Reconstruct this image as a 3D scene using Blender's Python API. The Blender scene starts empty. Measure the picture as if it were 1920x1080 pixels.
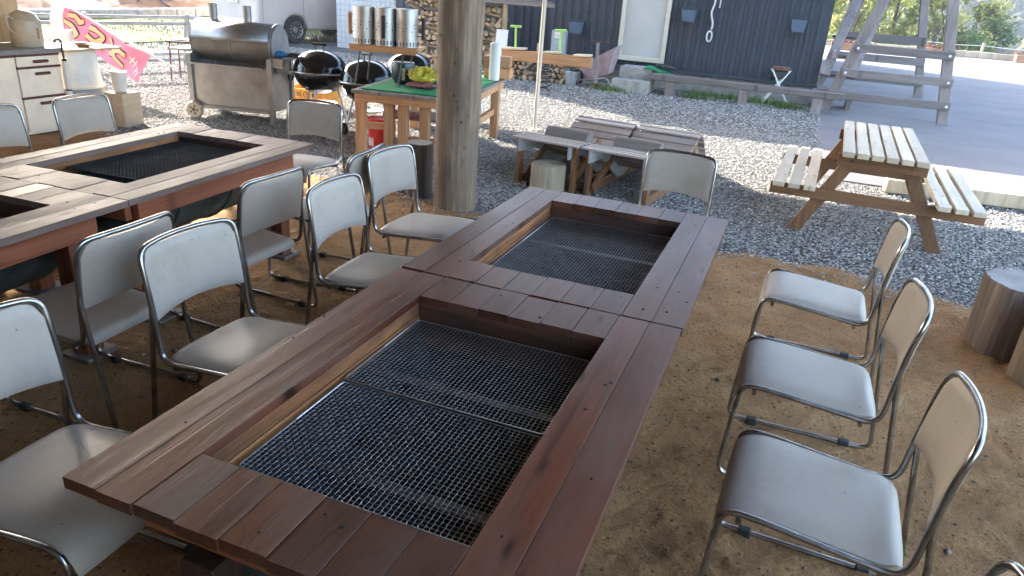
import bpy, bmesh, math, random
import numpy as np
from mathutils import Vector, Matrix, Euler
random.seed(7); rng = np.random.default_rng(7)
R_ = math.radians
sc = bpy.context.scene
# ------------------------------------------------------------------ camera
F_PX, PITCH, ROLL, YAW = 1343.2, .4009, .0724, -.3529
CAM = Vector((1.19345, -.76136, 1.62882))
fw = Vector((math.sin(YAW)*math.cos(PITCH), math.cos(YAW)*math.cos(PITCH), -math.sin(PITCH)))
rt = Vector((math.cos(YAW), -math.sin(YAW), 0)); up = rt.cross(fw)
r2 = rt*math.cos(ROLL) + up*math.sin(ROLL); u2 = -rt*math.sin(ROLL) + up*math.cos(ROLL)
cd = bpy.data.cameras.new('camera'); co = bpy.data.objects.new('camera', cd); sc.collection.objects.link(co)
co.matrix_world = Matrix(((r2.x, u2.x, -fw.x, CAM.x), (r2.y, u2.y, -fw.y, CAM.y), (r2.z, u2.z, -fw.z, CAM.z), (0, 0, 0, 1)))
cd.sensor_width = 36; cd.lens = F_PX/1920*36; cd.clip_start = .05; cd.clip_end = 3000
sc.camera = co
# ------------------------------------------------------------------ sky and sun
SUN_AZ, SUN_EL = R_(-60), R_(26)          # azimuth clockwise from +Y
w = bpy.data.worlds.new('World'); sc.world = w; w.use_nodes = True
nt = w.node_tree; bg = nt.nodes['Background']; sky = nt.nodes.new('ShaderNodeTexSky')
sky.sky_type = 'NISHITA'; sky.sun_disc = False; sky.sun_elevation = SUN_EL; sky.sun_rotation = SUN_AZ
sky.air_density = 1.0; sky.dust_density = 1.5; sky.ozone_density = 1.0
nt.links.new(sky.outputs[0], bg.inputs[0]); bg.inputs[1].default_value = .15
sl = bpy.data.lights.new('sun', 'SUN'); so = bpy.data.objects.new('sun', sl); sc.collection.objects.link(so)
sl.energy = 3.5; sl.angle = R_(.53); sl.color = (1, .93, .82)
tosun = Vector((math.sin(SUN_AZ)*math.cos(SUN_EL), math.cos(SUN_AZ)*math.cos(SUN_EL), math.sin(SUN_EL)))
so.rotation_euler = tosun.to_track_quat('Z', 'Y').to_euler()
vs = sc.view_settings; vs.view_transform = 'Standard'; vs.look = 'None'; vs.exposure = 3.3; vs.gamma = 1; vs.use_curve_mapping = False
sc.cycles.max_bounces = 6; sc.cycles.diffuse_bounces = 4; sc.cycles.glossy_bounces = 3; sc.cycles.adaptive_threshold = .02
# ------------------------------------------------------------------ mesh helpers
class MB:
    def __init__(s): s.V = []; s.F = []
    def add(s, vs, fs):
        o = len(s.V); s.V += [tuple(v) for v in vs]; s.F += [tuple(i+o for i in f) for f in fs]; return s
    def box(s, cx, cy, cz, sx, sy, sz, rot=None):
        M = Euler(rot or (0, 0, 0)).to_matrix(); c = Vector((cx, cy, cz))
        vs = [c + M @ Vector((a*sx/2, b*sy/2, d*sz/2)) for a in (-1, 1) for b in (-1, 1) for d in (-1, 1)]
        return s.add(vs, [(0, 1, 3, 2), (4, 6, 7, 5), (0, 4, 5, 1), (2, 3, 7, 6), (0, 2, 6, 4), (1, 5, 7, 3)])
    def beam(s, p0, p1, wd, hh, upv=(0, 0, 1)):
        p0 = Vector(p0); p1 = Vector(p1); d = (p1-p0).normalized(); a = d.cross(Vector(upv)).normalized(); b = a.cross(d)
        vs = [p + a*i*wd/2 + b*j*hh/2 for p in (p0, p1) for i in (-1, 1) for j in (-1, 1)]
        return s.add(vs, [(0, 1, 3, 2), (4, 6, 7, 5), (0, 4, 5, 1), (2, 3, 7, 6), (0, 2, 6, 4), (1, 5, 7, 3)])
    def cyl(s, p0, p1, r0, r1=None, n=12, caps=True):
        r1 = r0 if r1 is None else r1
        p0 = Vector(p0); p1 = Vector(p1); d = (p1-p0).normalized()
        a = d.orthogonal().normalized(); b = d.cross(a)
        vs = [p + (a*math.cos(t)+b*math.sin(t))*r for p, r in ((p0, r0), (p1, r1)) for t in [2*math.pi*i/n for i in range(n)]]
        fs = [(i, (i+1) % n, n+(i+1) % n, n+i) for i in range(n)]
        if caps: fs += [tuple(range(n-1, -1, -1)), tuple(range(n, 2*n))]
        return s.add(vs, fs)
    def tube(s, path, r, n=8, closed=False, caps=True):
        P = [Vector(p) for p in path]; m = len(P); rad = r if isinstance(r, (list, tuple)) else [r]*m
        prev = None; vs = []
        for i in range(m):
            a = P[(i-1) % m] if (closed or i > 0) else P[i]; b = P[(i+1) % m] if (closed or i < m-1) else P[i]
            d = (b-a).normalized()
            if prev is None: nrm = d.orthogonal().normalized()
            else: nrm = (prev - d*prev.dot(d)).normalized()
            prev = nrm; bn = d.cross(nrm)
            vs += [P[i] + (nrm*math.cos(2*math.pi*k/n) + bn*math.sin(2*math.pi*k/n))*rad[i] for k in range(n)]
        fs = []
        for i in range(m if closed else m-1):
            j = (i+1) % m
            fs += [(i*n+k, i*n+(k+1) % n, j*n+(k+1) % n, j*n+k) for k in range(n)]
        if caps and not closed: fs += [tuple(range(n-1, -1, -1)), tuple((m-1)*n+k for k in range(n))]
        return s.add(vs, fs)
    def lathe(s, prof, n=24, c=(0, 0, 0), M=None):
        vs = []; m = len(prof); c = Vector(c)
        for r, z in prof:
            for k in range(n):
                t = 2*math.pi*k/n; v = Vector((r*math.cos(t), r*math.sin(t), z))
                vs.append(c + (M @ v if M else v))
        fs = [(i*n+k, i*n+(k+1) % n, (i+1)*n+(k+1) % n, (i+1)*n+k) for i in range(m-1) for k in range(n)]
        return s.add(vs, fs)
    def prism(s, poly, o, u, v, dep):
        o = Vector(o); u = Vector(u); v = Vector(v); d = Vector(dep); n = len(poly)
        vs = [o+u*a+v*b for a, b in poly] + [o+u*a+v*b+d for a, b in poly]
        return s.add(vs, [tuple(range(n-1, -1, -1)), tuple(range(n, 2*n))] + [(i, (i+1) % n, n+(i+1) % n, n+i) for i in range(n)])
    def grid(s, nu, nv, fn):
        vs = [fn(i/nu, j/nv) for j in range(nv+1) for i in range(nu+1)]
        return s.add(vs, [(j*(nu+1)+i, j*(nu+1)+i+1, (j+1)*(nu+1)+i+1, (j+1)*(nu+1)+i) for j in range(nv) for i in range(nu)])
    def build(s, name, mat, parent=None, bev=0, smooth=None, loc=None, rot=None, fix=True):
        me = bpy.data.meshes.new(name); me.from_pydata(s.V, [], s.F)
        if bev or fix:
            bm = bmesh.new(); bm.from_mesh(me)
            if fix: bmesh.ops.recalc_face_normals(bm, faces=bm.faces)
            if bev: bmesh.ops.bevel(bm, geom=list(bm.edges), offset=bev, segments=1, profile=.5, affect='EDGES', clamp_overlap=True)
            bm.to_mesh(me); bm.free()
        if smooth is not None:
            me.shade_smooth(); me.set_sharp_from_angle(angle=R_(smooth))
        me.materials.append(mat)
        return link(name, me, parent, loc, rot)
def link(name, data, parent=None, loc=None, rot=None):
    o = bpy.data.objects.new(name, data); sc.collection.objects.link(o)
    if parent: o.parent = parent
    if loc is not None: o.location = loc
    if rot is not None: o.rotation_euler = rot if isinstance(rot, (tuple, list, Euler)) else (0, 0, rot)
    return o
def tag(o, label, cat=None, group=None, kind=None):
    if label: o['label'] = label
    if cat: o['category'] = cat
    if group: o['group'] = group
    if kind: o['kind'] = kind
    return o
def thing(name, label, cat, loc=(0, 0, 0), rz=0, group=None):
    return tag(link(name, None, None, loc, rz), label, cat, group)
def dup(root, loc, rz, label, group=None):
    def cp(o, par):
        c = o.copy(); sc.collection.objects.link(c); c.parent = par
        for ch in list(o.children): cp(ch, c)
        return c
    r = cp(root, None); r.location = loc; r.rotation_euler = (0, 0, rz); r['label'] = label
    if group: r['group'] = group
    return r
def fillet(pts, rad, n=5):
    P = [Vector(p) for p in pts]; out = [P[0]]
    for i in range(1, len(P)-1):
        r = rad[i-1] if isinstance(rad, (list, tuple)) else rad
        a = P[i-1]-P[i]; b = P[i+1]-P[i]; r = min(r, a.length*.49, b.length*.49)
        A = P[i]+a.normalized()*r; B = P[i]+b.normalized()*r
        for k in range(n+1):
            t = k/n; out.append(A*(1-t)**2 + P[i]*2*t*(1-t) + B*t*t)
    out.append(P[-1]); return out
def jig(a): return random.uniform(-a, a)
# ------------------------------------------------------------------ materials
def newmat(name):
    m = bpy.data.materials.new(name); m.use_nodes = True
    return m, m.node_tree, m.node_tree.nodes['Principled BSDF']
def N(t, typ, **kw):
    n = t.nodes.new('ShaderNode'+typ)
    for k, v in kw.items():
        if k in n.inputs: n.inputs[k].default_value = v
        else: setattr(n, k, v)
    return n
def col3(c): return (c[0], c[1], c[2], 1)
def ramp(t, src, stops):
    r = t.nodes.new('ShaderNodeValToRGB'); e = r.color_ramp.elements
    while len(e) < len(stops): e.new(.5)
    for i, (p, c) in enumerate(stops): e[i].position = p; e[i].color = col3(c)
    t.links.new(src, r.inputs[0]); return r.outputs[0]
def mix(t, fac, a, b, mode='MIX'):
    m = t.nodes.new('ShaderNodeMix'); m.data_type = 'RGBA'; m.blend_type = mode
    for s, v in ((m.inputs[0], fac), (m.inputs[6], a), (m.inputs[7], b)):
        if isinstance(v, bpy.types.NodeSocket): t.links.new(v, s)
        else: s.default_value = v if isinstance(v, (int, float)) else col3(v)
    return m.outputs[2]
def coords(t, rnd=True, scale=(1, 1, 1)):
    tc = t.nodes.new('ShaderNodeTexCoord'); out = tc.outputs['Object']
    if rnd:
        oi = t.nodes.new('ShaderNodeObjectInfo'); v = t.nodes.new('ShaderNodeVectorMath'); v.operation = 'MULTIPLY_ADD'
        cx = t.nodes.new('ShaderNodeCombineXYZ')
        for i in range(3): t.links.new(oi.outputs['Random'], cx.inputs[i])
        t.links.new(cx.outputs[0], v.inputs[0]); v.inputs[1].default_value = (37, 53, 71); t.links.new(out, v.inputs[2]); out = v.outputs[0]
    mp = t.nodes.new('ShaderNodeMapping'); mp.inputs['Scale'].default_value = scale; t.links.new(out, mp.inputs[0])
    return mp.outputs[0]
def bump(t, b, src, strength, dist=.01):
    n = t.nodes.new('ShaderNodeBump'); n.inputs['Strength'].default_value = strength; n.inputs['Distance'].default_value = dist
    t.links.new(src, n.inputs['Height']); t.links.new(n.outputs[0], b.inputs['Normal'])
def plain(name, c, rough=.6, metal=0, var=.12, nscale=8, bumpy=.0, spec=.5):
    m, t, b = newmat(name); co_ = coords(t)
    n = N(t, 'TexNoise', Scale=nscale, Detail=5, Roughness=.6); t.links.new(co_, n.inputs[0])
    lo = [x*(1-var*1.6) for x in c]; hi = [min(1, x*(1+var)) for x in c]
    t.links.new(ramp(t, n.outputs[0], [(.3, lo), (.7, hi)]), b.inputs['Base Color'])
    b.inputs['Roughness'].default_value = rough; b.inputs['Metallic'].default_value = metal; b.inputs['Specular IOR Level'].default_value = spec
    if bumpy: bump(t, b, n.outputs[0], bumpy)
    return m
def wood(name, dark, mid, light, axis='y', rough=.55, knots=.6, stain=None, fine=30, bmp=.25, objvar=.25, spec=.5, grime=0):
    m, t, b = newmat(name); s = {'x': (1.6, fine, fine), 'y': (fine, 1.6, fine), 'z': (fine, fine, 1.6)}[axis]
    n1 = N(t, 'TexNoise', Scale=1.0, Detail=6, Roughness=.62, Distortion=.6); t.links.new(coords(t, True, s), n1.inputs[0])
    c = ramp(t, n1.outputs[0], [(.25, dark), (.5, mid), (.78, light)])
    s2 = {'x': (1, 4, 4), 'y': (4, 1, 4), 'z': (4, 4, 1)}[axis]
    n2 = N(t, 'TexNoise', Scale=1.3, Detail=4, Roughness=.6); t.links.new(coords(t, True, s2), n2.inputs[0])
    if stain:
        f = ramp(t, n2.outputs[0], [(.40, (0, 0, 0)), (.66, (1, 1, 1))]); c = mix(t, f, c, stain)
    # knots and dents
    s3 = {'x': (3.2, 11, 11), 'y': (11, 3.2, 11), 'z': (11, 11, 3.2)}[axis]
    vo = N(t, 'TexVoronoi', Scale=1.0); t.links.new(coords(t, True, s3), vo.inputs['Vector'])
    if axis != 'z': vo.voronoi_dimensions = '2D'
    kf = ramp(t, vo.outputs['Distance'], [(.03, (1, 1, 1)), (.10, (.35,)*3), (.16, (0, 0, 0))])
    kf = mix(t, 1.0, kf, ramp(t, vo.outputs['Color'], [(.48, (0, 0, 0)), (.52, (1, 1, 1))]), 'MULTIPLY')
    kk = mix(t, knots, (0, 0, 0), kf); c = mix(t, kk, c, [x*.3 for x in dark])
    if grime:
        n4 = N(t, 'TexNoise', Scale=9, Detail=8, Roughness=.75, Distortion=1.2); t.links.new(coords(t, True, {'x': (.6, 1, 1), 'y': (1, .6, 1), 'z': (1, 1, .6)}[axis]), n4.inputs[0])
        c = mix(t, ramp(t, n4.outputs[0], [(.60, (0, 0, 0)), (.72, (grime,)*3)]), c, [x*.35 for x in dark])
        n5 = N(t, 'TexNoise', Scale=1.0, Detail=5, Roughness=.7); t.links.new(coords(t, True, {'x': (3, 60, 60), 'y': (60, 3, 60), 'z': (60, 60, 3)}[axis]), n5.inputs[0])
        c = mix(t, ramp(t, n5.outputs[0], [(.58, (0, 0, 0)), (.70, (grime*.6,)*3)]), c, light)
    oi = t.nodes.new('ShaderNodeObjectInfo')
    v = ramp(t, oi.outputs['Random'], [(0, (1-objvar,)*3), (1, (1+objvar*.6,)*3)])
    c = mix(t, 1.0, c, v, 'MULTIPLY')
    t.links.new(c, b.inputs['Base Color']); b.inputs['Specular IOR Level'].default_value = spec
    rr = ramp(t, n2.outputs[0], [(.3, (rough*.8,)*3), (.7, (min(1, rough*1.2),)*3)]); t.links.new(rr, b.inputs['Roughness'])
    bump(t, b, n1.outputs[0], bmp, .004)
    return m
MT = {}
MT['top'] = wood('stained_table_wood', (.032, .010, .005), (.115, .033, .014), (.18, .062, .030), 'y', .34, .9, (.13, .066, .045), 26, .45, .32, .55, .8)
MT['top_old'] = wood('worn_glare_table_wood', (.09, .045, .03), (.175, .10, .072), (.26, .175, .135), 'y', .55, .8, (.22, .16, .13), 26, .3, .22, .35, .6)  # worn wood, its paler tone also painting in the sky reflection
MT['apron'] = wood('red_apron_wood', (.15, .04, .016), (.28, .082, .032), (.36, .13, .06), 'y', .55, .6)
MT['apron_x'] = wood('red_apron_wood_across', (.16, .045, .018), (.30, .095, .038), (.38, .15, .07), 'x', .55, .6)
MT['apron_z'] = wood('red_leg_wood', (.14, .04, .018), (.27, .085, .035), (.36, .14, .065), 'z', .55, .5)
MT['liner'] = wood('scorched_liner_wood', (.08, .03, .010), (.33, .125, .036), (.46, .21, .075), 'y', .65, .5, (.06, .022, .010))
MT['liner_dark'] = wood('sooty_liner_wood', (.03, .014, .009), (.09, .035, .018), (.14, .06, .03), 'x', .6, .5, (.02, .012, .01))
MT['pine_y'] = wood('pale_pine', (.50, .37, .23), (.68, .53, .36), (.78, .64, .46), 'y', .6, .55, (.60, .49, .36))
MT['picnic_x'] = wood('brown_picnic_frame', (.11, .05, .02), (.21, .095, .038), (.28, .14, .06), 'x', .6, .4)
MT['picnic_z'] = wood('brown_picnic_leg', (.11, .05, .02), (.21, .095, .038), (.28, .14, .06), 'z', .6, .4)
MT['orange_z'] = wood('orange_bench_leg', (.32, .14, .055), (.50, .26, .12), (.60, .36, .18), 'z', .6, .4)
MT['orange_x'] = wood('orange_bench_rail', (.32, .14, .055), (.50, .26, .12), (.60, .36, .18), 'x', .6, .4)
MT['slat_x'] = wood('grey_brown_slats', (.24, .17, .14), (.38, .29, .245), (.50, .41, .355), 'x', .5, .4, (.46, .39, .35))
MT['gray_x'] = wood('weathered_timber_across', (.09, .072, .065), (.175, .145, .13), (.27, .235, .215), 'x', .75, .7, (.20, .165, .15))
MT['gray_y'] = wood('weathered_timber_deep', (.09, .072, .065), (.175, .145, .13), (.27, .235, .215), 'y', .75, .7, (.27, .22, .2))
MT['gray_z'] = wood('weathered_timber_upright', (.09, .072, .065), (.175, .145, .13), (.27, .235, .215), 'z', .75, .7, (.27, .22, .2))
MT['pillar'] = wood('log_pillar_wood', (.055, .034, .02), (.21, .14, .085), (.40, .29, .19), 'z', .7, .7, (.12, .085, .06), 30, .9)
MT['bark'] = wood('grey_stump_bark', (.045, .030, .022), (.14, .10, .075), (.26, .20, .155), 'z', .85, .5, (.10, .07, .052), 30, 1.0)
MT['stump_pale'] = wood('pale_stump_side', (.30, .21, .12), (.50, .39, .26), (.62, .52, .38), 'z', .75, .7, (.36, .28, .19), 18, .3)
MT['logend'] = wood('split_log_wood', (.26, .15, .075), (.46, .31, .18), (.60, .44, .29), 'y', .8, .3, (.30, .24, .19), 18, .4, .45)
MT['plywood'] = wood('plywood', (.36, .25, .13), (.50, .37, .22), (.58, .45, .29), 'z', .6, .25)
MT['side_ply'] = wood('weathered_plywood', (.26, .25, .24), (.42, .41, .40), (.54, .53, .52), 'y', .7, .5, (.33, .31, .30))
def end_grain(name, pale, dark):
    m, t, b = newmat(name); c = coords(t, True)
    wv = N(t, 'TexWave', Scale=16, Distortion=3, Detail=3); wv.wave_type = 'RINGS'; wv.rings_direction = 'Z'
    tc = t.nodes.new('ShaderNodeTexCoord'); t.links.new(tc.outputs['Object'], wv.inputs[0])
    n = N(t, 'TexNoise', Scale=7, Detail=6); t.links.new(c, n.inputs[0])
    cc = mix(t, ramp(t, n.outputs[0], [(.35, (0, 0, 0)), (.7, (1, 1, 1))]), ramp(t, wv.outputs[1], [(0, [x*.8 for x in pale]), (1, pale)]), dark)
    t.links.new(cc, b.inputs['Base Color']); b.inputs['Roughness'].default_value = .8; bump(t, b, n.outputs[0], .4); return m
MT['end'] = end_grain('pale_end_grain', (.58, .49, .37), (.40, .33, .26))
MT['end_gray'] = end_grain('grey_end_grain', (.36, .32, .30), (.22, .19, .18))
def vinyl():
    m, t, b = newmat('beige_vinyl'); c = coords(t, True)
    n = N(t, 'TexNoise', Scale=5, Detail=6, Roughness=.65); t.links.new(c, n.inputs[0])
    cc = ramp(t, n.outputs[0], [(.3, (.355, .298, .24)), (.48, (.405, .347, .287)), (.75, (.435, .377, .316))])
    oi = t.nodes.new('ShaderNodeObjectInfo'); cc = mix(t, 1.0, cc, ramp(t, oi.outputs['Random'], [(0, (.88, .87, .85)), (1, (1.06, 1.06, 1.06))]), 'MULTIPLY')
    vo = N(t, 'TexVoronoi', Scale=17); t.links.new(c, vo.inputs['Vector'])
    cc = mix(t, ramp(t, vo.outputs['Distance'], [(.03, (.75,)*3), (.07, (0, 0, 0))]), cc, (.10, .085, .075))
    n3 = N(t, 'TexNoise', Scale=23, Detail=4); t.links.new(c, n3.inputs[0])
    cc = mix(t, ramp(t, n3.outputs[0], [(.58, (0, 0, 0)), (.80, (.35,)*3)]), cc, (.28, .24, .20))
    t.links.new(cc, b.inputs['Base Color'])
    t.links.new(ramp(t, n.outputs[0], [(.3, (.36,)*3), (.7, (.52,)*3)]), b.inputs['Roughness'])
    n2 = N(t, 'TexNoise', Scale=300, Detail=2); t.links.new(c, n2.inputs[0]); bump(t, b, n2.outputs[0], .08, .002); return m
MT['vinyl'] = vinyl()
MT['chrome'] = plain('worn_chrome_tube', (.42, .41, .40), .27, 1, .25, 14)
MT['rubber'] = plain('black_rubber', (.02, .02, .02), .7)
MT['wire'] = plain('zinc_wire', (.50, .52, .54), .4, 1, .15, 20)
MT['wire_dark'] = plain('sooty_wire', (.035, .035, .037), .75, 0, .4, 12)
MT['soot'] = plain('sooty_drum_steel', (.018, .016, .015), .8, .2, .5, 5, .3)
MT['drum_out'] = plain('faded_green_drum', (.10, .12, .105), .55, .2, .4, 4)
MT['ash'] = plain('ash_and_charcoal', (.016, .014, .012), .95, 0, .7, 18, 1.0)
MT['barsteel'] = plain('bare_flat_bar', (.12, .12, .125), .55, 1, .3, 10)
MT['steel'] = plain('brushed_smoker_steel', (.30, .305, .31), .44, .85, .22, 3)
MT['steel_dark'] = plain('browned_smoker_barrel', (.19, .18, .17), .45, .7, .35, 3)
MT['steel_bright'] = plain('galvanised_steel', (.58, .58, .57), .46, .9, .14, 5)
MT['enamel'] = plain('black_kettle_enamel', (.010, .012, .013), .13, 0, .3, 6)
MT['alu'] = plain('dull_aluminium', (.55, .55, .55), .42, .9, .15, 9)
MT['green_pot'] = plain('dark_green_ceramic', (.02, .045, .042), .3)
MT['black'] = plain('matt_black_metal', (.022, .022, .022), .55)
MT['white_paint'] = plain('white_paint', (.74, .74, .72), .4, 0, .06)
MT['van_paint'] = plain('white_van_paint', (.52, .47, .43), .2, 0, .05, 3)
MT['glass_dark'] = plain('dark_window_glass', (.02, .025, .03), .06, 0, .1)
MT['tyre'] = plain('tyre_rubber', (.025, .025, .026), .75, 0, .2, 30, .3)
MT['cab_white'] = plain('cream_laminate', (.82, .72, .57), .42, 0, .06)
MT['cab_red'] = plain('dark_red_trim', (.10, .025, .02), .4)
MT['counter'] = plain('grey_counter_top', (.22, .21, .20), .35, 0, .15)
MT['pot_beige'] = plain('beige_enamel', (.42, .36, .27), .35, 0, .08)
MT['cloth_white'] = plain('translucent_white_plastic', (.66, .64, .60), .55, 0, .07)
MT['gray_band'] = plain('grey_band', (.26, .26, .27), .5)
MT['pink'] = plain('pink_banner_cloth', (.85, .25, .35), .8, 0, .08)
MT['banner_white'] = plain('white_banner_print', (.80, .74, .68), .8, 0, .03)
MT['banner_cream'] = plain('cream_banner_print', (.80, .50, .26), .8, 0, .05)
MT['banner_dark'] = plain('dark_banner_outline', (.05, .035, .06), .8)
MT['clad'] = plain('slate_blue_cladding', (.042, .054, .074), .42, .25, .1, 2)
MT['clad_trim'] = plain('dark_trim', (.035, .042, .055), .5)
MT['frame_cream'] = plain('cream_window_frame', (.58, .52, .42), .45, 0, .06)
MT['blind'] = plain('pale_grey_shutter', (.44, .42, .39), .5, 0, .05, 2)
MT['pipe'] = plain('galvanised_pipe', (.34, .35, .36), .5, .6, .15)
MT['tile'] = plain('white_tile', (.56, .57, .585), .2, 0, .05)
MT['grout'] = plain('grey_grout', (.25, .26, .28), .8)
MT['concrete'] = plain('concrete_block', (.36, .34, .31), .85, 0, .25, 9, .4)
MT['mat_green'] = plain('artificial_turf', (.02, .27, .10), .95, 0, .35, 160, 1.0)
MT['neon'] = plain('lime_green_plastic', (.34, .58, .12), .45)
MT['red'] = plain('red_plastic', (.62, .03, .03), .35)
MT['orange'] = plain('orange_crate_plastic', (.80, .36, .04), .45, 0, .1)
MT['yellow_net'] = plain('yellow_netting', (.62, .52, .06), .7, 0, .3, 60, .8)
MT['plastic_bag'] = plain('clear_bag_of_meat', (.36, .14, .16), .25, 0, .5, 30)
MT['blue'] = plain('blue_cloth', (.03, .22, .55), .8)
MT['blue_gray'] = plain('blue_grey_plastic', (.07, .105, .16), .5)
MT['tin'] = plain('grey_tin_box', (.34, .40, .44), .4, .4, .12)
MT['bucket'] = plain('galvanised_bucket', (.42, .44, .45), .45, .6, .2)
MT['rust'] = plain('rusty_iron', (.20, .10, .065), .8, .3, .4, 20, .4)
MT['barrow'] = plain('faded_pink_barrow', (.42, .30, .31), .6, .1, .2)
MT['leg_brown'] = plain('rusty_stool_leg', (.24, .12, .08), .6, .4, .3, 20)
MT['rope'] = plain('white_rope', (.62, .61, .58), .9)
MT['plate_blue'] = plain('dark_print', (.03, .035, .06), .6)
MT['terracotta'] = plain('brown_dish', (.32, .15, .07), .6)
MT['roof_wood'] = wood('roof_boards', (.15, .11, .075), (.26, .20, .14), (.34, .27, .20), 'y', .8, .4)
MT['soil'] = plain('red_soil', (.27, .145, .085), .95, 0, .3, 2, .6)
MT['stonewall'] = plain('pale_retaining_stone', (.36, .33, .31), .9, 0, .25, 5, .4)
def ground_mat(name, stops, scale, bscale, bstr, rough=.95, extra=None, dist=.02, specks=0):
    m, t, b = newmat(name); c = coords(t, False)
    n = N(t, 'TexNoise', Scale=scale, Detail=9, Roughness=.68); t.links.new(c, n.inputs[0])
    cc = ramp(t, n.outputs[0], stops)
    n2 = N(t, 'TexNoise', Scale=bscale, Detail=6, Roughness=.7); t.links.new(c, n2.inputs[0])
    cc = mix(t, .5, cc, ramp(t, n2.outputs[0], [(.3, (.45,)*3), (.5, (1, 1, 1)), (.8, (1.25, 1.2, 1.15))]), 'MULTIPLY')
    if extra:
        n3 = N(t, 'TexNoise', Scale=extra[0], Detail=4); t.links.new(c, n3.inputs[0])
        cc = mix(t, ramp(t, n3.outputs[0], [(extra[1], (0, 0, 0)), (extra[2], (1, 1, 1))]), cc, extra[3])
    if specks:
        vo = N(t, 'TexVoronoi', Scale=specks); t.links.new(c, vo.inputs['Vector'])
        cc = mix(t, ramp(t, vo.outputs['Distance'], [(.10, (.8,)*3), (.22, (0, 0, 0))]), cc, (.07, .045, .03))
        n6 = N(t, 'TexNoise', Scale=160, Detail=3); t.links.new(c, n6.inputs[0]); cc = mix(t, .7, cc, ramp(t, n6.outputs[0], [(.3, (.55,)*3), (.7, (1.3, 1.25, 1.2))]), 'MULTIPLY')
    t.links.new(cc, b.inputs['Base Color']); b.inputs['Roughness'].default_value = rough; b.inputs['Specular IOR Level'].default_value = .25
    bump(t, b, n2.outputs[0], bstr, dist); return m
MT['sand'] = ground_mat('brown_sand', [(.28, (.26, .135, .055)), (.5, (.45, .245, .105)), (.72, (.56, .34, .165))], 2.2, 55, 1.0, extra=(.9, .55, .75, (.30, .155, .06)), specks=28, dist=.03)
MT['gravel_base'] = ground_mat('fine_grey_gravel', [(.3, (.085, .08, .072)), (.5, (.135, .128, .117)), (.7, (.19, .18, .165))], 14, 70, 1.0, .9, None, .03)
MT['asphalt'] = ground_mat('pale_worn_asphalt', [(.3, (.13, .115, .115)), (.5, (.155, .14, .14)), (.7, (.18, .165, .162))], 1.2, 120, .35, .85, (.35, .52, .7, (.19, .165, .16)), .006)
MT['terrain'] = ground_mat('terrain_grass_and_scrub', [(.3, (.03, .04, .018)), (.5, (.05, .06, .025)), (.7, (.085, .075, .04))], .5, 8, .6)
MT['lawn'] = ground_mat('dry_lawn', [(.3, (.04, .055, .012)), (.5, (.075, .088, .02)), (.7, (.115, .115, .038))], 1.5, 60, .6)
def attr_mat(name, rough=.9, trans=0):
    m, t, b = newmat(name); a = t.nodes.new('ShaderNodeAttribute'); a.attribute_name = 'Col'
    t.links.new(a.outputs['Color'], b.inputs['Base Color']); b.inputs['Roughness'].default_value = rough; b.inputs['Specular IOR Level'].default_value = .3
    return m
MT['stone'] = attr_mat('crushed_stone', .85); MT['leaf'] = attr_mat('leaves', .75)
_t = MT['leaf'].node_tree; _tr = _t.nodes.new('ShaderNodeBsdfTranslucent'); _mx = _t.nodes.new('ShaderNodeMixShader'); _mx.inputs[0].default_value = .45; _at = [q for q in _t.nodes if q.type == 'ATTRIBUTE'][0]
_t.links.new(_at.outputs['Color'], _tr.inputs[0]); _t.links.new(_t.nodes['Principled BSDF'].outputs[0], _mx.inputs[1]); _t.links.new(_tr.outputs[0], _mx.inputs[2]); _t.links.new(_mx.outputs[0], _t.nodes['Material Output'].inputs[0])
MT['leg_dark'] = wood('shaded_leg_wood', (.02, .008, .006), (.05, .018, .012), (.08, .03, .02), 'z', .6, .4)  # near-black copy of the leg wood, under-table shade put into its colour
MT['blade'] = attr_mat('grass_blades', .8)

def scatter_mesh(name, pts, scales, cols, base_list, mat, flat=False):
    """one joined mesh of many small convex pieces (numpy)"""
    n = len(pts); ang = rng.uniform(0, 2*np.pi, n); allV = []; allF = []; allC = []; off = 0
    which = rng.integers(0, len(base_list), n)
    for bi, (bv, bf) in enumerate(base_list):
        idx = np.where(which == bi)[0]
        if len(idx) == 0: continue
        k = len(bv); c, s = np.cos(ang[idx]), np.sin(ang[idx])
        v = bv[None]*scales[idx][:, None, :]
        x = v[..., 0]*c[:, None]-v[..., 1]*s[:, None]; y = v[..., 0]*s[:, None]+v[..., 1]*c[:, None]
        v = np.stack([x, y, v[..., 2]], -1)+pts[idx][:, None, :]
        f = bf[None]+(np.arange(len(idx))*k)[:, None, None]+off
        allV.append(v.reshape(-1, 3)); allF.append(f.reshape(-1, bf.shape[1])); allC.append(np.repeat(cols[idx], k, 0)); off += len(idx)*k
    return raw_mesh(name, np.concatenate(allV), np.concatenate(allF), np.concatenate(allC), mat)
def raw_mesh(name, V, Fc, C, mat, parent=None):
    me = bpy.data.meshes.new(name); nf, fs = Fc.shape
    me.vertices.add(len(V)); me.vertices.foreach_set('co', V.astype(np.float32).ravel())
    me.loops.add(nf*fs); me.loops.foreach_set('vertex_index', Fc.astype(np.int32).ravel())
    me.polygons.add(nf); me.polygons.foreach_set('loop_start', np.arange(0, nf*fs, fs, dtype=np.int32))
    me.update(calc_edges=True)
    a = me.color_attributes.new('Col', 'FLOAT_COLOR', 'POINT')
    a.data.foreach_set('color', np.concatenate([C, np.ones((len(C), 1))], 1).astype(np.float32).ravel())
    me.materials.append(mat); return link(name, me, parent)
OCT_F = np.array([(0, 2, 4), (2, 1, 4), (1, 3, 4), (3, 0, 4), (2, 0, 5), (1, 2, 5), (3, 1, 5), (0, 3, 5)])
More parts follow.
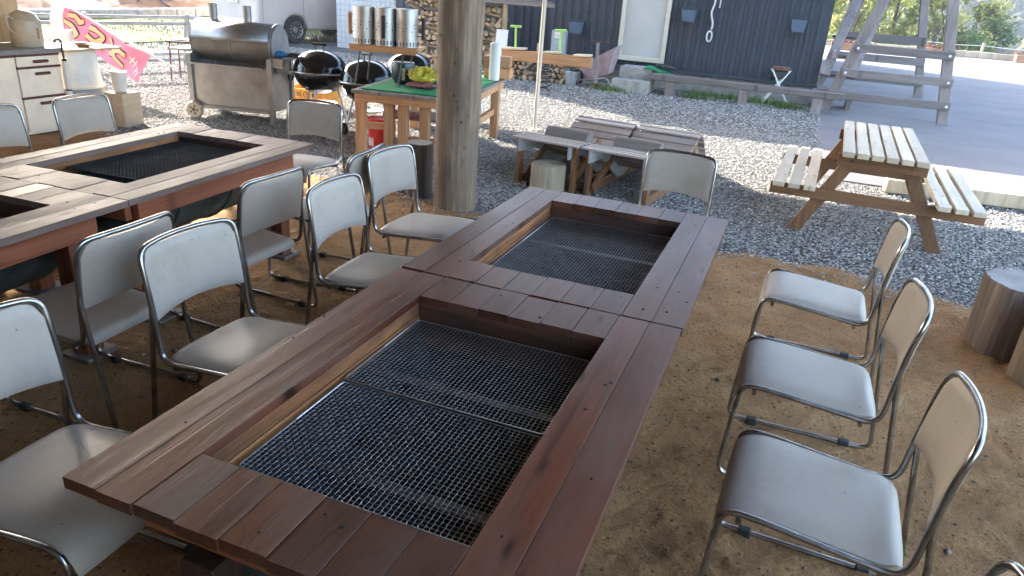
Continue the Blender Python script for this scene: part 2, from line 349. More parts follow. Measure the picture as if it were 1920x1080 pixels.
def rock_bases(k=8):
    out = []
    for _ in range(k):
        v = np.array([(1, 0, 0), (-1, 0, 0), (0, 1, 0), (0, -1, 0), (0, 0, 1), (0, 0, -.6)], float)
        out.append((v*rng.uniform(.75, 1.25, (6, 1))+rng.uniform(-.3, .3, (6, 3)), OCT_F))
    return out
# ================================================================== SETTING
def sm(a, b, x):
    t = np.clip((x-a)/(b-a), 0, 1); return t*t*(3-2*t)
def terrain(x, y):
    d = np.hypot(x-1, y); z = -.02 + 0*x
    z = z - 10*sm(38, 85, y)*1.0 - 6*sm(45, 120, x)*(1-sm(38, 85, y))
    z = z + 42*sm(130, 420, np.hypot(x-1, y)+.15*x) * sm(10, 120, y) * (1+.25*np.sin(x/47+1)+.18*np.sin(x/19+y/31))
    z = z + 12*sm(30, 160, -x)*(1-sm(80, 200, y))
    return z
gx = np.concatenate([np.linspace(-700, -60, 22), np.linspace(-50, 60, 45), np.linspace(70, 700, 24)])
gy = np.concatenate([np.linspace(-300, -30, 8), np.linspace(-20, 130, 51), np.linspace(140, 900, 40)])
X, Y = np.meshgrid(gx, gy); Z = terrain(X, Y)
V = np.stack([X.ravel(), Y.ravel(), Z.ravel()], -1); nx, ny = len(gx), len(gy)
Fq = np.array([(j*nx+i, j*nx+i+1, (j+1)*nx+i+1, (j+1)*nx+i) for j in range(ny-1) for i in range(nx-1)])
o = raw_mesh('ground', V, Fq, np.full((len(V), 3), .1), MT['terrain']); o['kind'] = 'structure'; o.data.shade_smooth()

def sand_edge(x):
    return 4.22 + .07*np.sin(x*1.7+.4) + .06*np.sin(x*4.3+1) + .05*np.sin(x*11+2) + .35*sm(-3, -5.5, x) - .1*sm(1.2, 3, x)
# gravel yard sheet
mb = MB(); mb.grid(40, 40, lambda u, v: (-15+24*u, 3.2+13.5*v, .004)); tag(mb.build('gravel_yard', MT['gravel_base'], fix=False), None, kind='structure')
# sand floor with a trampled, uneven surface
def sandz(x, y):
    return .022 + .006*np.sin(x*5+np.sin(y*3))*np.sin(y*6.3) + .004*np.sin(x*13+y*9) + .003*np.sin(x*29-y*23)
xs = np.concatenate([np.linspace(-8, -3.7, 40), np.linspace(-3.68, 3.3, 420), np.linspace(3.35, 6.5, 24)]); ts = np.concatenate([np.linspace(0, .52, 24), np.linspace(.5215, 1, 330)])
nu, nv = len(xs)-1, len(ts)-1
sx, st = np.meshgrid(xs, ts); ye = sand_edge(sx); sy = -6 + (ye+6)*st
sz = sandz(sx, sy)
for k in range(620):                       # footprints, scuffs and drag marks
    cx, cy = rng.uniform(-3.4, 3.2), rng.uniform(-.6, 4.1); a_ = rng.uniform(0, 3.14); l, w_ = rng.uniform(.03, .11), rng.uniform(.018, .045)
    if k % 9 == 0: l, w_ = rng.uniform(.2, .4), .014
    m = (abs(sx-cx) < .5) & (abs(sy-cy) < .5); dx, dy = sx[m]-cx, sy[m]-cy; p_, q_ = dx*math.cos(a_)+dy*math.sin(a_), -dx*math.sin(a_)+dy*math.cos(a_)
    rr2 = (p_/l)**2+(q_/w_)**2; sz[m] += rng.uniform(.002, .007)*(np.exp(-rr2*.5)*-1 + .55*np.exp(-(np.sqrt(rr2)-1.9)**2*2))
nz = rng.normal(0, 1, sx.shape); nz = (nz+np.roll(nz, 1, 0)+np.roll(nz, 1, 1)+np.roll(nz, (1, 1), (0, 1)))/2; sz += nz*.0016+rng.normal(0, .0008, sx.shape)
sz = np.where(st > .985, .005+(sz-.005)*(1-st)/.015, sz)
V = np.stack([sx.ravel(), sy.ravel(), sz.ravel()], -1)
Fq = np.array([(j*(nu+1)+i, j*(nu+1)+i+1, (j+1)*(nu+1)+i+1, (j+1)*(nu+1)+i) for j in range(nv) for i in range(nu)])
o = raw_mesh('sand_floor', V, Fq, np.full((len(V), 3), .2), MT['sand']); o['kind'] = 'structure'; o.data.shade_smooth()
# asphalt lot
mb = MB(); n = 24
edge = [(1.52+.05*math.sin(i*1.3), 12.9-5.5*i/n) for i in range(n+1)]
poly = [(1.35, 40), (1.35, 13.3)] + edge + [(1.75, 7.15), (40, 7.3), (40, 40)]
mb.prism([(a, b) for a, b in poly], (0, 0, -.05), (1, 0, 0), (0, 1, 0), (0, 0, .066)); tag(mb.build('asphalt_lot', MT['asphalt']), None, kind='structure')
# lawn beyond the pipe fence, with soil bank behind it
mb = MB(); mb.grid(12, 12, lambda u, v: (-26+14.2*u+1.2*v, 8.6+10*v, .012+.03*math.sin(9*u)*math.sin(7*v))); tag(mb.build('lawn', MT['lawn'], fix=False), None, kind='structure')
mb = MB()
def bank(u, v):
    x = -17.3-14*u; y = 6+30*v
    h = 5.0*u**.8*(1+.3*math.sin(v*13)+.2*math.sin(v*31+u*9)) + .12*math.sin(v*90+u*50)
    return (x+.6*math.sin(v*17), y, h*.8)
mb.grid(24, 60, bank); tag(mb.build('soil_bank', MT['soil'], fix=False, smooth=60), None, kind='structure')
# crushed stone lying on the yard
rb = rock_bases()
def gravel(nst, x0, x1, y0, y1, s0, s1):
    p = np.stack([rng.uniform(x0, x1, nst), rng.uniform(y0, y1, nst)], -1)
    e = sand_edge(p[:, 0]) + rng.normal(.02, .10, nst) - (rng.random(nst) < .30)*rng.exponential(.17, nst) - (rng.random(nst) < .02)*rng.uniform(0, 1.0, nst)
    k = (p[:, 1] > e-.02) & ~((p[:, 0] > 1.56) & (p[:, 1] > 7.1)); p = p[k]; m = len(p)
    s = rng.uniform(s0, s1, m)[:, None]*rng.uniform(.6, 1.25, (m, 3)); s[:, 2] *= .55
    z = .006+s[:, 2]*rng.uniform(.1, .75, m)
    dd = sand_edge(p[:, 0])-p[:, 1]; z = z + np.where(dd > 0, np.minimum(dd/.15, 1)*.022, 0)
    g = rng.choice([.20, .26, .31, .36, .42, .52], m, p=[.12, .2, .25, .23, .14, .06])*rng.uniform(.85, 1.15, m)
    c = np.stack([g*1.06, g, g*.93], -1)+rng.normal(0, .008, (m, 3)); c = np.clip(c, .02, .6)
    return np.concatenate([p, z[:, None]], 1), s, c
A = [gravel(88000, -3.4, 3.8, 3.7, 6.6, .005, .0135), gravel(56000, -6.5, 3.6, 6.6, 9.6, .008, .015), gravel(22000, -6.5, -3.4, 3.7, 6.6, .007, .014), gravel(22000, -9.5, 1.6, 9.6, 13, .013, .021), gravel(16000, -9.8, -6.5, 4.6, 9.6, .010, .018)]
o = scatter_mesh('loose_gravel', *[np.concatenate([a[i] for a in A]) for i in range(3)], rb, MT['stone']); tag(o, 'crushed grey stone covering the open yard', 'gravel', kind='stuff')
# small pebbles and crumbs on the sand
n = 4000; p = np.stack([rng.uniform(-4, 3.2, n), rng.uniform(-.8, 4.1, n), np.zeros(n)], -1); p[:, 2] = sandz(p[:, 0], p[:, 1])
s = (rng.uniform(.0025, .007, n)*np.where(rng.random(n) < .03, 2.4, 1))[:, None]*rng.uniform(.7, 1.3, (n, 3)); g = rng.uniform(.05, .26, n)[:, None]*np.array([[1.05, .9, .75]])
tag(scatter_mesh('sand_crumbs', p, s, g, rb, MT['stone']), 'small pebbles and crumbs scattered on the brown sand', 'pebbles', kind='stuff')

# grass tufts (stuff)
def grass(name, label, blobs, nb, h0, h1, cols):
    P = []; 
    for (cx, cy, rx, ry) in blobs:
        k = int(nb*rx*ry/.1)+20; P.append(np.stack([rng.normal(cx, rx*.5, k), rng.normal(cy, ry*.5, k)], -1))
    P = np.concatenate(P); n = len(P); h = rng.uniform(h0, h1, n); a = rng.uniform(0, 6.28, n); ln = rng.uniform(.1, .8, n)*h
    wd = rng.uniform(.006, .012, n); dx, dy = np.cos(a), np.sin(a)
    b0 = np.stack([P[:, 0]-dy*wd, P[:, 1]+dx*wd, np.full(n, .0)], -1); b1 = np.stack([P[:, 0]+dy*wd, P[:, 1]-dx*wd, np.full(n, .0)], -1)
    tp = np.stack([P[:, 0]+dx*ln, P[:, 1]+dy*ln, h], -1)
    V = np.stack([b0, b1, tp], 1).reshape(-1, 3); Fc = np.arange(n*3).reshape(-1, 3)
    c = np.array(cols)[rng.integers(0, len(cols), n)]*rng.uniform(.7, 1.3, (n, 1))
    tag(raw_mesh(name, V, Fc, np.repeat(c, 3, 0), MT['blade']), label, 'grass', kind='stuff')
GC = [(.05, .13, .02), (.08, .18, .03), (.12, .20, .05), (.16, .17, .06)]
grass('grass_patch', 'green weeds growing along the foot of the dark cabin', [(-2.0, 12.0, .35, .22), (-.45, 12.75, .35, .22), (.1, 12.8, .5, .2), (.75, 12.7, .5, .25), (1.05, 12.45, .25, .2), (-.5, 12.25, .3, .1)], 330, .03, .13, GC)
grass('lawn_grass', 'short dry grass of the lawn behind the pipe fence', [(-11+i*-1.5, 9.5+j*1.5, 1.2, 1.2) for i in range(6) for j in range(6)], 24, .03, .09, [(.08, .11, .025), (.13, .15, .04), (.18, .18, .065)])

# ------------------------------------------------------------------ cabin clad in dark ribbed metal
cab = thing('metal_clad_cabin', 'dark slate blue cabin clad in ribbed metal with a pale shuttered window', 'cabin', (0, 13.2, 0))
XL, XR, HB = -6.98, 1.42, 4.0
MB().box((XL+XR)/2, 6.6, .15, XR-XL-.1, 13.0, .3).build('foundation', MT['concrete'], cab)
MB().box((XL+XR)/2, 6.62, HB/2+.17, XR-XL, 13.2, HB-.34).build('wall_core', MT['clad_trim'], cab)
MB().box((XL+XR)/2, 6.6, HB+.06, XR-XL+.3, 13.6, .12).build('roof', MT['clad_trim'], cab)
MB().box((XL+XR)/2, -.03, .335, XR-XL+.02, .05, .05).build('base_trim', MT['clad_trim'], cab, bev=.004)
pm = None; pitch = .165; npan = int((XR-XL)/pitch)
for i in range(npan):
    x = XL+pitch*(i+.5)+(XR-XL-npan*pitch)/2
    if pm is None:
        prof = [(-.0815, 0), (.0815, 0), (.0815, -.010), (.050, -.012), (.040, -.036), (-.030, -.036), (-.040, -.012), (-.0815, -.010)]
        mb = MB(); mb.prism(prof, (0, 0, .36), (1, 0, 0), (0, 1, 0), (0, 0, HB-.40)); q = mb.build('cladding_panel', MT['clad'], cab, loc=(x, .018, 0)); pm = q.data
    else: link('cladding_panel', pm, cab, (x, .018, 0))
wf = MB(); x0, x1, z0, z1 = -2.16, -1.27, .45, 1.75
for a in (x0+.035, x1-.035): wf.box(a, -.055, (z0+z1)/2, .07, .08, z1-z0)
for a in (z0+.04, z1-.04): wf.box((x0+x1)/2, -.053, a, x1-x0-.14, .076, .08)
wf = wf.build('window', MT['frame_cream'], cab, bev=.004)
MB().box((x0+x1)/2, -.035, (z0+z1)/2, x1-x0-.14, .02, z1-z0-.16).build('shutter', MT['blind'], wf)
# ------------------------------------------------------------------ tiled washhouse
th = thing('tiled_washhouse', 'white tiled washhouse wall behind the chimney starters', 'building', (-9.0, 14.0, 0))
MB().box(1.0, 5.03, 2.3, 2.0, 10, 4.6).build('wall', MT['grout'], th)
tm = None
for i in range(17):
    for j in range(12):
        if tm is None: q = MB().box(0, 0, 0, .112, .02, .112).build('tile', MT['tile'], th, bev=.004, loc=(.065+i*.117, .022, .06+j*.117)); tm = q.data
        else: link('tile', tm, th, (.065+i*.117, .022, .06+j*.117))
MB().box(1.0, 5.03, 4.67, 2.2, 10.3, .12).build('roof', MT['clad_trim'], th)
sh = thing('shade_block', 'tall plain unseen block added behind the parked van to shade the yard', 'shade block', (-12.4, 17.7, 0))  # unseen mass behind the van, added only to shade the gravel yard
MB().box(0, 2.5, 3.4, 4.6, 5, 6.8).build('wall', MT['cab_white'], sh); MB().box(0, 2.5, 6.86, 5, 5.4, .12).build('roof', MT['clad_trim'], sh)
# ------------------------------------------------------------------ pavilion roof that shades the tables (above the frame)
pv = thing('pavilion_roof', 'boarded pavilion roof above the grill tables casting the shade', 'roof', (0, 0, 0))
RX0, RX1, RY0, RY1, RZ = -9.4, 2.9, -1.7, 10.2, 4.0
MB().box((RX0+RX1)/2, (RY0+RY1)/2, RZ+.05, RX1-RX0, RY1-RY0, .06).build('roof_boards', MT['roof_wood'], pv)
for i in range(9):
    y = RY0+.3+i*(RY1-RY0-.6)/8
    MB().box((RX0+RX1)/2, y, RZ-.05, RX1-RX0-.1, .06, .13).build('rafter', MT['gray_x'], pv)
MB().box((RX0+RX1)/2, RY0+.1, 2.0, RX1-RX0-.2, .06, 3.9).build('back_wall', MT['roof_wood'], pv)
MB().box(-3.9, .35, 2.0, .06, 3.9, 3.9).build('side_shade_wall', MT['roof_wood'], pv)  # unseen boards, placed and lengthened to keep side light off the near chairs
MB().box(-2.75, -.75, 2.0, .06, 1.7, 3.9).build('shade_panel', MT['roof_wood'], pv)  # unseen panel added to block light reaching the nearest left chair
# log pillar
lp = thing('log_pillar', 'thick weathered round log pillar holding up the roof between the tables', 'pillar', (-1.12, 4.08, 0))
mb = MB()
def pil(n=40, m=26):
    vs = []
    for j in range(m+1):
        z = -.05+4.03*j/m
        for k in range(n):
            t = 2*math.pi*k/n
            r = .162*(1+.02*math.sin(3*t+z*2)+.013*math.sin(7*t-z*3)+.008*math.sin(13*t+z))+.004*math.sin(z*9+t)
            vs.append((r*math.cos(t)+.01*math.sin(z), r*math.sin(t), z))
    mb.add(vs, [(j*n+k, j*n+(k+1) % n, (j+1)*n+(k+1) % n, (j+1)*n+k) for j in range(m) for k in range(n)])
pil(); mb.build('shaft', MT['pillar'], lp, smooth=60, fix=False)
mb = MB()
for k in range(26):
    t = random.uniform(-2.6, -.3) if k < 22 else random.uniform(0, 6); z = random.uniform(.2, 1.9); r = .161
    mb.cyl((r*math.cos(t), r*math.sin(t), z), ((r+.003)*math.cos(t), (r+.003)*math.sin(t), z), random.uniform(.004, .011), n=8)
kn = mb.build('knots', MT['liner_dark'], lp); kn['kind'] = 'stuff'
mp_ = thing('metal_pole', 'thin cream metal pole standing in the gravel behind the slatted loungers', 'pole', (-1.72, 7.54, 0))
MB().cyl((0, 0, -.05), (0, 0, 3.9), .024, n=14).build('shaft', MT['frame_cream'], mp_, smooth=40)
MB().box(0, 0, .012, .12, .12, .012).build('foot_plate', MT['frame_cream'], mp_, bev=.003)
# ================================================================== GRILL TABLES
WT, LT, HT, TH = 1.0, 1.308, .68, .028
def grill_table(name, label, loc, rz, topm, ashy, L=LT, hy0=.18, hy1=1.126):
    t = thing(name, label, 'grill table', loc, rz, 'grill tables with drum fire pits')
    hx0, hx1 = .182, .802; g = .0026
    def plank(x0, x1, y0, y1):
        MB().box((x0+x1)/2, (y0+y1)/2, HT-TH/2+jig(.0016), x1-x0-g, y1-y0-g*.6, TH, rot=(jig(.0012), jig(.006), 0)).build('plank', topm, t, bev=.0005)
    plank(0, .091, 0, L+jig(.003)); plank(.091, hx0, jig(.004), L); plank(hx1, .90, 0, L); plank(.90, 1.0, jig(.003), L)
    n = 6; w_ = (hx1-hx0)/n
    for i in range(n):
        plank(hx0+i*w_, hx0+(i+1)*w_, -.003+jig(.005), hy0+jig(.002)); plank(hx0+i*w_, hx0+(i+1)*w_, hy1, L+jig(.003))
    # lining of the fire opening, two boards high along each long side
    for x, sgn in ((hx0-.012, 1), (hx1+.012, -1)):
        MB().box(x-.003*sgn, (hy0+hy1)/2, HT-TH-.022, .022, hy1-hy0+.04, .040).build('lining_board', MT['liner'], t, bev=.002)
        MB().box(x, (hy0+hy1)/2, HT-TH-.070, .022, hy1-hy0+.04, .050).build('lining_board', MT['liner'], t, bev=.002)
        MB().box(x, (hy0+hy1)/2, HT-TH-.125, .022, hy1-hy0+.04, .054).build('lining_board', MT['liner'], t, bev=.002)
    for y in (hy0-.012, hy1+.012):
        MB().box((hx0+hx1)/2, y, HT-TH-.076, hx1-hx0-.002, .022, .150).build('end_lining', MT['liner_dark'], t, bev=.002)
    # drum half
    def half(r, y0, y1, mat, nm, inner):
        mb = MB(); m = 18; vs = []
        for y in (y0, y1):
            for k in range(m+1):
                a = math.pi + math.pi*k/m; vs.append((.492+r*math.cos(a), y, .585+r*math.sin(a)*.95))
        fs = [(k, k+1, m+2+k, m+1+k) for k in range(m)]
        fs += [tuple(range(m+1)), tuple(range(2*m+1, m, -1))]
        mb.add(vs, fs); return mb.build(nm, mat, t, smooth=50, fix=False)
    d1 = half(.318, hy0-.03, hy1+.03, MT['drum_out'], 'drum', False); half(.308, hy0-.02, hy1+.02, MT['soot'], 'drum_lining', True)
    mb = MB()
    for yy in (hy0+.30, hy1-.30):
        path = [(.492+.322*math.cos(math.pi+math.pi*k/16), yy, .585+.306*math.sin(math.pi+math.pi*k/16)) for k in range(17)]
        mb = MB(); mb.tube(path, .008, 6); mb.build('drum_hoop', MT['drum_out'], t, smooth=50)
    def ashf(u, v):
        x = .492+(u-.5)*.46; y = hy0+.03+(hy1-hy0-.06)*v
        return (x, y, .345+.75*(u-.5)**2*.55+.035*ashy*math.exp(-((v-.45)/.25)**2-((u-.45)/.3)**2)+.012*math.sin(u*21+v*9)+.010*math.sin(v*37+u*5)+random.uniform(0, .008))
    mb = MB(); mb.grid(26, 46, ashf); mb.build('ash_bed', MT['ash'], t, fix=False)
    for yy in (hy0+.19, hy0+.62): MB().box(.492, yy, .574, .60, .035, .005).build('cross_bar', MT['barsteel'], t)
    # frame below the top
    for x in (.09, .91): MB().box(x, L/2, HT-TH-.058, .036, L-.22, .105).build('apron', MT['apron'], t, bev=.003)
    for y in (.09, L-.09): MB().box(.5, y, HT-TH-.056, .78, .036, .10).build('apron', MT['apron_x'], t, bev=.003)
    red = topm is MT['top']
    for x in ((.26, .74) if red else (.115, .885)):
        for y in ((.085, L-.085) if red else (.20, L-.20)):
            MB().box(x+(.015 if x < .5 else -.015), y, (HT-TH-(.11 if red else 0))/2-.006, .085, .085, HT-TH-.012-(.11 if red else 0)).build('leg', MT['leg_dark' if red else 'apron_z'], t, bev=.004)
            if topm is MT['top_old']: MB().box(x+(.015 if x < .5 else -.015), y, .028, .16, .16, .02).build('foot_board', MT['gray_x'], t, bev=.003)
    # screw heads and dents punched into the planks
    mb = MB()
    for k in range(15):
        x = random.choice([random.uniform(.01, .17), random.uniform(.82, .99), random.uniform(.2, .8)])
        y = random.uniform(.02, L-.02) if not .19 < x < .8 else random.choice([random.uniform(.02, .16), random.uniform(hy1+.02, L-.02)])
        mb.cyl((x, y, HT-.002), (x, y, HT+.0016), random.choice([.0025, .003, .003, .005]), n=8)
    s_ = mb.build('screw_heads', MT['soot'], t); s_['kind'] = 'stuff'
    return t
TA = grill_table('grill_table', 'nearest red brown grill table with two wire nets, long side boards in front', (0, 0, 0), 0, MT['top'], .4)
TB = grill_table('grill_table', 'red brown grill table end to end with the nearest one, one fine net', (.004, 1.318, 0), 0, MT['top'], 1.6)
TC = grill_table('grill_table', 'pale worn grill table near the smoker with a black net', (-2.345, 1.33, 0), R_(3), MT['top_old'], .6, 1.385, .19, 1.19)
TD = grill_table('grill_table', 'pale worn grill table cut off by the left edge of the picture', (-2.27, -.06, 0), R_(3), MT['top_old'], .4, 1.385, .19, 1.19)
# wire nets
def net(name, label, loc, rz, wx, ly, cell, mat, rw=.0008, tilt=(0, 0), crimp=.13):
    t = thing(name, label, 'grill net', loc, rz, 'wire nets over the fire pits'); t.rotation_euler = (tilt[0], tilt[1], rz)
    fr = fillet([(0, ly/2, 0), (0, 0, 0), (wx, 0, 0), (wx, ly, 0), (0, ly, 0)], .012, 4)[:-1] + [Vector((0, ly, 0))]
    loop = fillet([(0, ly/2, 0), (0, 0, 0), (wx, 0, 0), (wx, ly, 0), (0, ly, 0), (0, ly/2+.001, 0)], .014, 4)
    mb = MB(); mb.tube(loop, .0022, 6, closed=True); mb.build('rim', mat, t, smooth=50, fix=False)
    V = []; Fc = []; nx_, ny_ = int(round(wx/cell)), int(round(ly/cell))
    def wire(P):
        o_ = len(V); n = len(P)
        for i, p in enumerate(P):
            d = (P[min(i+1, n-1)]-P[max(i-1, 0)]); a = np.cross(d, (0, 0, 1.)); a /= np.linalg.norm(a); b = np.array([0, 0, 1.])
            for s_ in ((1, 0), (-.5, .87), (-.5, -.87)): V.append(p+(a*s_[0]+b*s_[1])*rw)
        for i in range(n-1):
            for k in range(3): Fc.append((o_+i*3+k, o_+i*3+(k+1) % 3, o_+(i+1)*3+(k+1) % 3, o_+(i+1)*3+k))
    cr = cell*crimp
    for i in range(1, nx_):
        x = wx*i/nx_
        wire([np.array((x+(cr if (i+j) % 2 else -cr), ly*j/ny_, (.0012 if (i+j) % 2 else -.0012))) for j in range(ny_+1)])
    for j in range(1, ny_):
        y = ly*j/ny_
        wire([np.array((wx*i/nx_, y+(cr if (i+j) % 2 else -cr), (-.0012 if (i+j) % 2 else .0012))) for i in range(nx_+1)])
    m_ = raw_mesh('wire_mesh', np.array(V), np.array(Fc), np.full((len(V), 3), .5), mat, t); m_['kind'] = 'stuff'
    return t
net('grill_net', 'nearer bright wire net of the front grill table', (.20, .255, .602), 0, .58, .415, .0130, MT['wire'])
net('grill_net', 'farther bright wire net of the front grill table', (.195, .675, .606), R_(.3), .58, .425, .0130, MT['wire'])
net('grill_net', 'bright wire net lying over the middle grill table pit', (.20, 1.615, .600), 0, .58, .83, .0130, MT['wire'], crimp=.02)
net('grill_net', 'sooty black net over the pit of the pale table by the smoker', (-2.20, 1.75, .622), R_(3), .54, .86, .0115, MT['wire_dark'], .0014, crimp=0)
net('grill_net', 'dark net in the pit at the left edge of the picture', (-2.10, .22, .606), R_(3), .54, .86, .0125, MT['wire_dark'], .0014, crimp=0)
# ================================================================== CHAIRS
def make_chair():
    t = thing('stacking_chair', '', 'chair', (0, 0, 0), 0, 'beige vinyl stacking chairs'); W2 = .208; r = .0088
    # tube: seat rails, back loop
    side = lambda s: [(.004, s*W2, .30), (.012, s*W2, .398), (.10, s*W2, .396), (.452, s*W2, .358), (.463, s*W2, .50)]
    L_ = [Vector(p) for p in side(-1)]; R__ = [Vector(p) for p in side(1)][::-1]
    topL = [Vector((.478, -W2, .66)), Vector((.497, -W2+.003, .752))]
    mid = [Vector((.497+.030*(1-((y)/W2)**2), y, .756+.006*(1-(y/W2)**2))) for y in (-.10, 0, .10)]
    topR = [Vector((v.x, -v.y, v.z)) for v in topL[::-1]]
    path = fillet(L_+topL+mid+topR+R__, [.05, .05, .06, .05, .1, .055, .05, .05, .05, .055, .1, .05, .06, .05, .05], 5)
    MB().tube(path, r, 10).build('back_frame', MT['chrome'], t, smooth=50, fix=False)
    for s in (-1, 1):
        p = fillet([(.004, s*W2, .32), (-.012, s*(W2+.002), .022), (.540, s*(W2+.002), .022), (.4745, s*(W2+.0005), .49), (.4675, s*W2, .56)], [.05, .05, .03], 6)
        p = [Vector((q.x, q.y, q.z)) for q in p]
        MB().tube(p, r, 10).build('leg_frame', MT['chrome'], t, smooth=50, fix=False)
        for d in (.085, .44): MB().box(d, s*(W2+.002), .020, .040, .026, .034).build('foot_pad', MT['rubber'], t, bev=.004)
    MB().tube([(.055, -W2, .372), (.055, W2, .372)], .008, 8).build('cross_bar', MT['chrome'], t, smooth=50, fix=False)
    MB().tube([(.40, -W2, .345), (.40, W2, .345)], .008, 8).build('cross_bar', MT['chrome'], t, smooth=50, fix=False)
    # seat pad
    nu, nv = 22, 26
    prof = [(-.006, .335), (-.004, .365), (.010, .392), (.035, .409), (.075, .4165), (.14, .415), (.22, .408), (.30, .400), (.37, .394), (.415, .394), (.435, .392), (.447, .380)]
    cum = [0]
    for a, b in zip(prof, prof[1:]): cum.append(cum[-1]+math.hypot(b[0]-a[0], b[1]-a[1]))
    def P(v):
        s_ = v*cum[-1]
        for k in range(len(prof)-1):
            if s_ <= cum[k+1]+1e-9:
                f = (s_-cum[k])/(cum[k+1]-cum[k]); return (prof[k][0]+(prof[k+1][0]-prof[k][0])*f, prof[k][1]+(prof[k+1][1]-prof[k][1])*f)
        return prof[-1]
    def seat(u, v, bot=False):
        d, z = P(v); a = 2*u-1
        wv = .200 - .030*max(0, (v-.86)/.14)**2 - .006*max(0, (.12-v)/.12)**2
        y = a*wv; drop = .013*abs(a)**7 + .004*a*a - .0
        if bot: return (d+.004 if d < .03 else d, y*.985, z-.030-(0 if d > .03 else -.012))
        return (d, y, z-drop)
    mb = MB(); mb.grid(nu, nv, lambda u, v: seat(u, v)); o1 = len(mb.V); mb.grid(nu, nv, lambda u, v: seat(u, v, True))
    idx = lambda i, j, b: b*o1+j*(nu+1)+i
    rim = [(i, 0) for i in range(nu)]+[(nu, j) for j in range(nv)]+[(i, nv) for i in range(nu, 0, -1)]+[(0, j) for j in range(nv, 0, -1)]
    mb.F += [(idx(*rim[k], 0), idx(*rim[k], 1), idx(*rim[(k+1) % len(rim)], 1), idx(*rim[(k+1) % len(rim)], 0)) for k in range(len(rim))]
    mb.build('seat', MT['vinyl'], t, smooth=50)
    # back pad
    nu, nv = 24, 18
    def back(u, v, f):
        a = 2*u-1; z0 = .508+.018*(1-a*a); z1 = .749
        wv = .198
        cr = max(0, (abs(a)*wv-(wv-.050)))  # rounded upper corners
        zt = z1 - (.050-math.sqrt(max(0, .050**2-cr**2)))*1.0
        z = z0+(zt-z0)*v
        bx = .466+.034*((z-.5)/.25)**1.4 if z > .5 else .466
        d = bx + .028*(1-a*a)
        e = min(1, min(v, 1-v)*9+.15, (1-abs(a))*11+.15); th = .003+.012*math.sqrt(e)
        return (d - th if f else d + th*.7, a*wv, z)
    mb = MB(); mb.grid(nu, nv, lambda u, v: back(u, v, True)); o1 = len(mb.V); mb.grid(nu, nv, lambda u, v: back(u, v, False))
    rim = [(i, 0) for i in range(nu)]+[(nu, j) for j in range(nv)]+[(i, nv) for i in range(nu, 0, -1)]+[(0, j) for j in range(nv, 0, -1)]
    idx = lambda i, j, b: b*o1+j*(nu+1)+i
    mb.F += [(idx(*rim[k], 0), idx(*rim[k], 1), idx(*rim[(k+1) % len(rim)], 1), idx(*rim[(k+1) % len(rim)], 0)) for k in range(len(rim))]
    mb.build('backrest', MT['vinyl'], t, smooth=50)
    return t
ch0 = make_chair()
PI = math.pi
# (x of front edge, y centre, heading) : heading 0 faces -x, pi faces +x, pi/2 faces -y
def put(i, back_x, yc, rz, label):
    """place by the position of the top of the backrest"""
    off = Vector((.50*math.cos(rz), .50*math.sin(rz), 0)); loc = (back_x-off.x, yc-off.y, .012)
    if i == 0: ch0.location = loc; ch0.rotation_euler = (0, 0, rz); ch0['label'] = label
    else: dup(ch0, loc, rz, label)
CH = [(1.715, 2.62, R_(-1), 'beige chair on the right side, farthest from the camera, beside the gravel edge'),
      (1.695, 1.78, R_(1), 'beige chair on the right side, second from the gravel edge, between two others'),
      (1.72, 1.05, R_(-2), 'large beige chair on the right side, seat filling the lower right'),
      (1.70, .285, 0, 'beige chair of which only a back corner shows at the bottom right'),
      (-.60, .225, PI+R_(2), 'beige chair at the lower left, nearest to the camera on that side'),
      (-.665, 1.02, PI+R_(-2), 'beige chair with a creased seat pushed to the left of the front table'),
      (-.645, 1.85, PI+R_(1), 'beige chair left of the seam between the two red tables'),
      (-.775, 2.55, PI+R_(-4), 'beige chair beside the middle red table close to the log pillar'),
      (-.88, .97, R_(2), 'beige chair seen from behind facing the pale table, at the left centre'),
      (-.925, 1.80, R_(-2), 'beige chair seen from behind facing the pale table, in front of its drum'),
      (-.87, 2.49, R_(6), 'beige chair seen from behind half hidden near the log pillar'),
      (-1.96, 3.53, R_(97), 'beige chair with a shaded brown back at the far end of the pale table'),
      (.62, 3.545, R_(86), 'beige chair facing the camera at the far end of the red tables'),
      (-3.13, 2.63, PI+R_(3), 'beige chair in front of the cream drawers on the far side of the pale table'),
      (-3.14, 2.02, PI+R_(2), 'beige chair cut off by the left edge beside the cream cabinet')]
for i, (bx, yc, rz, lb) in enumerate(CH): put(i, bx, yc, rz, lb)
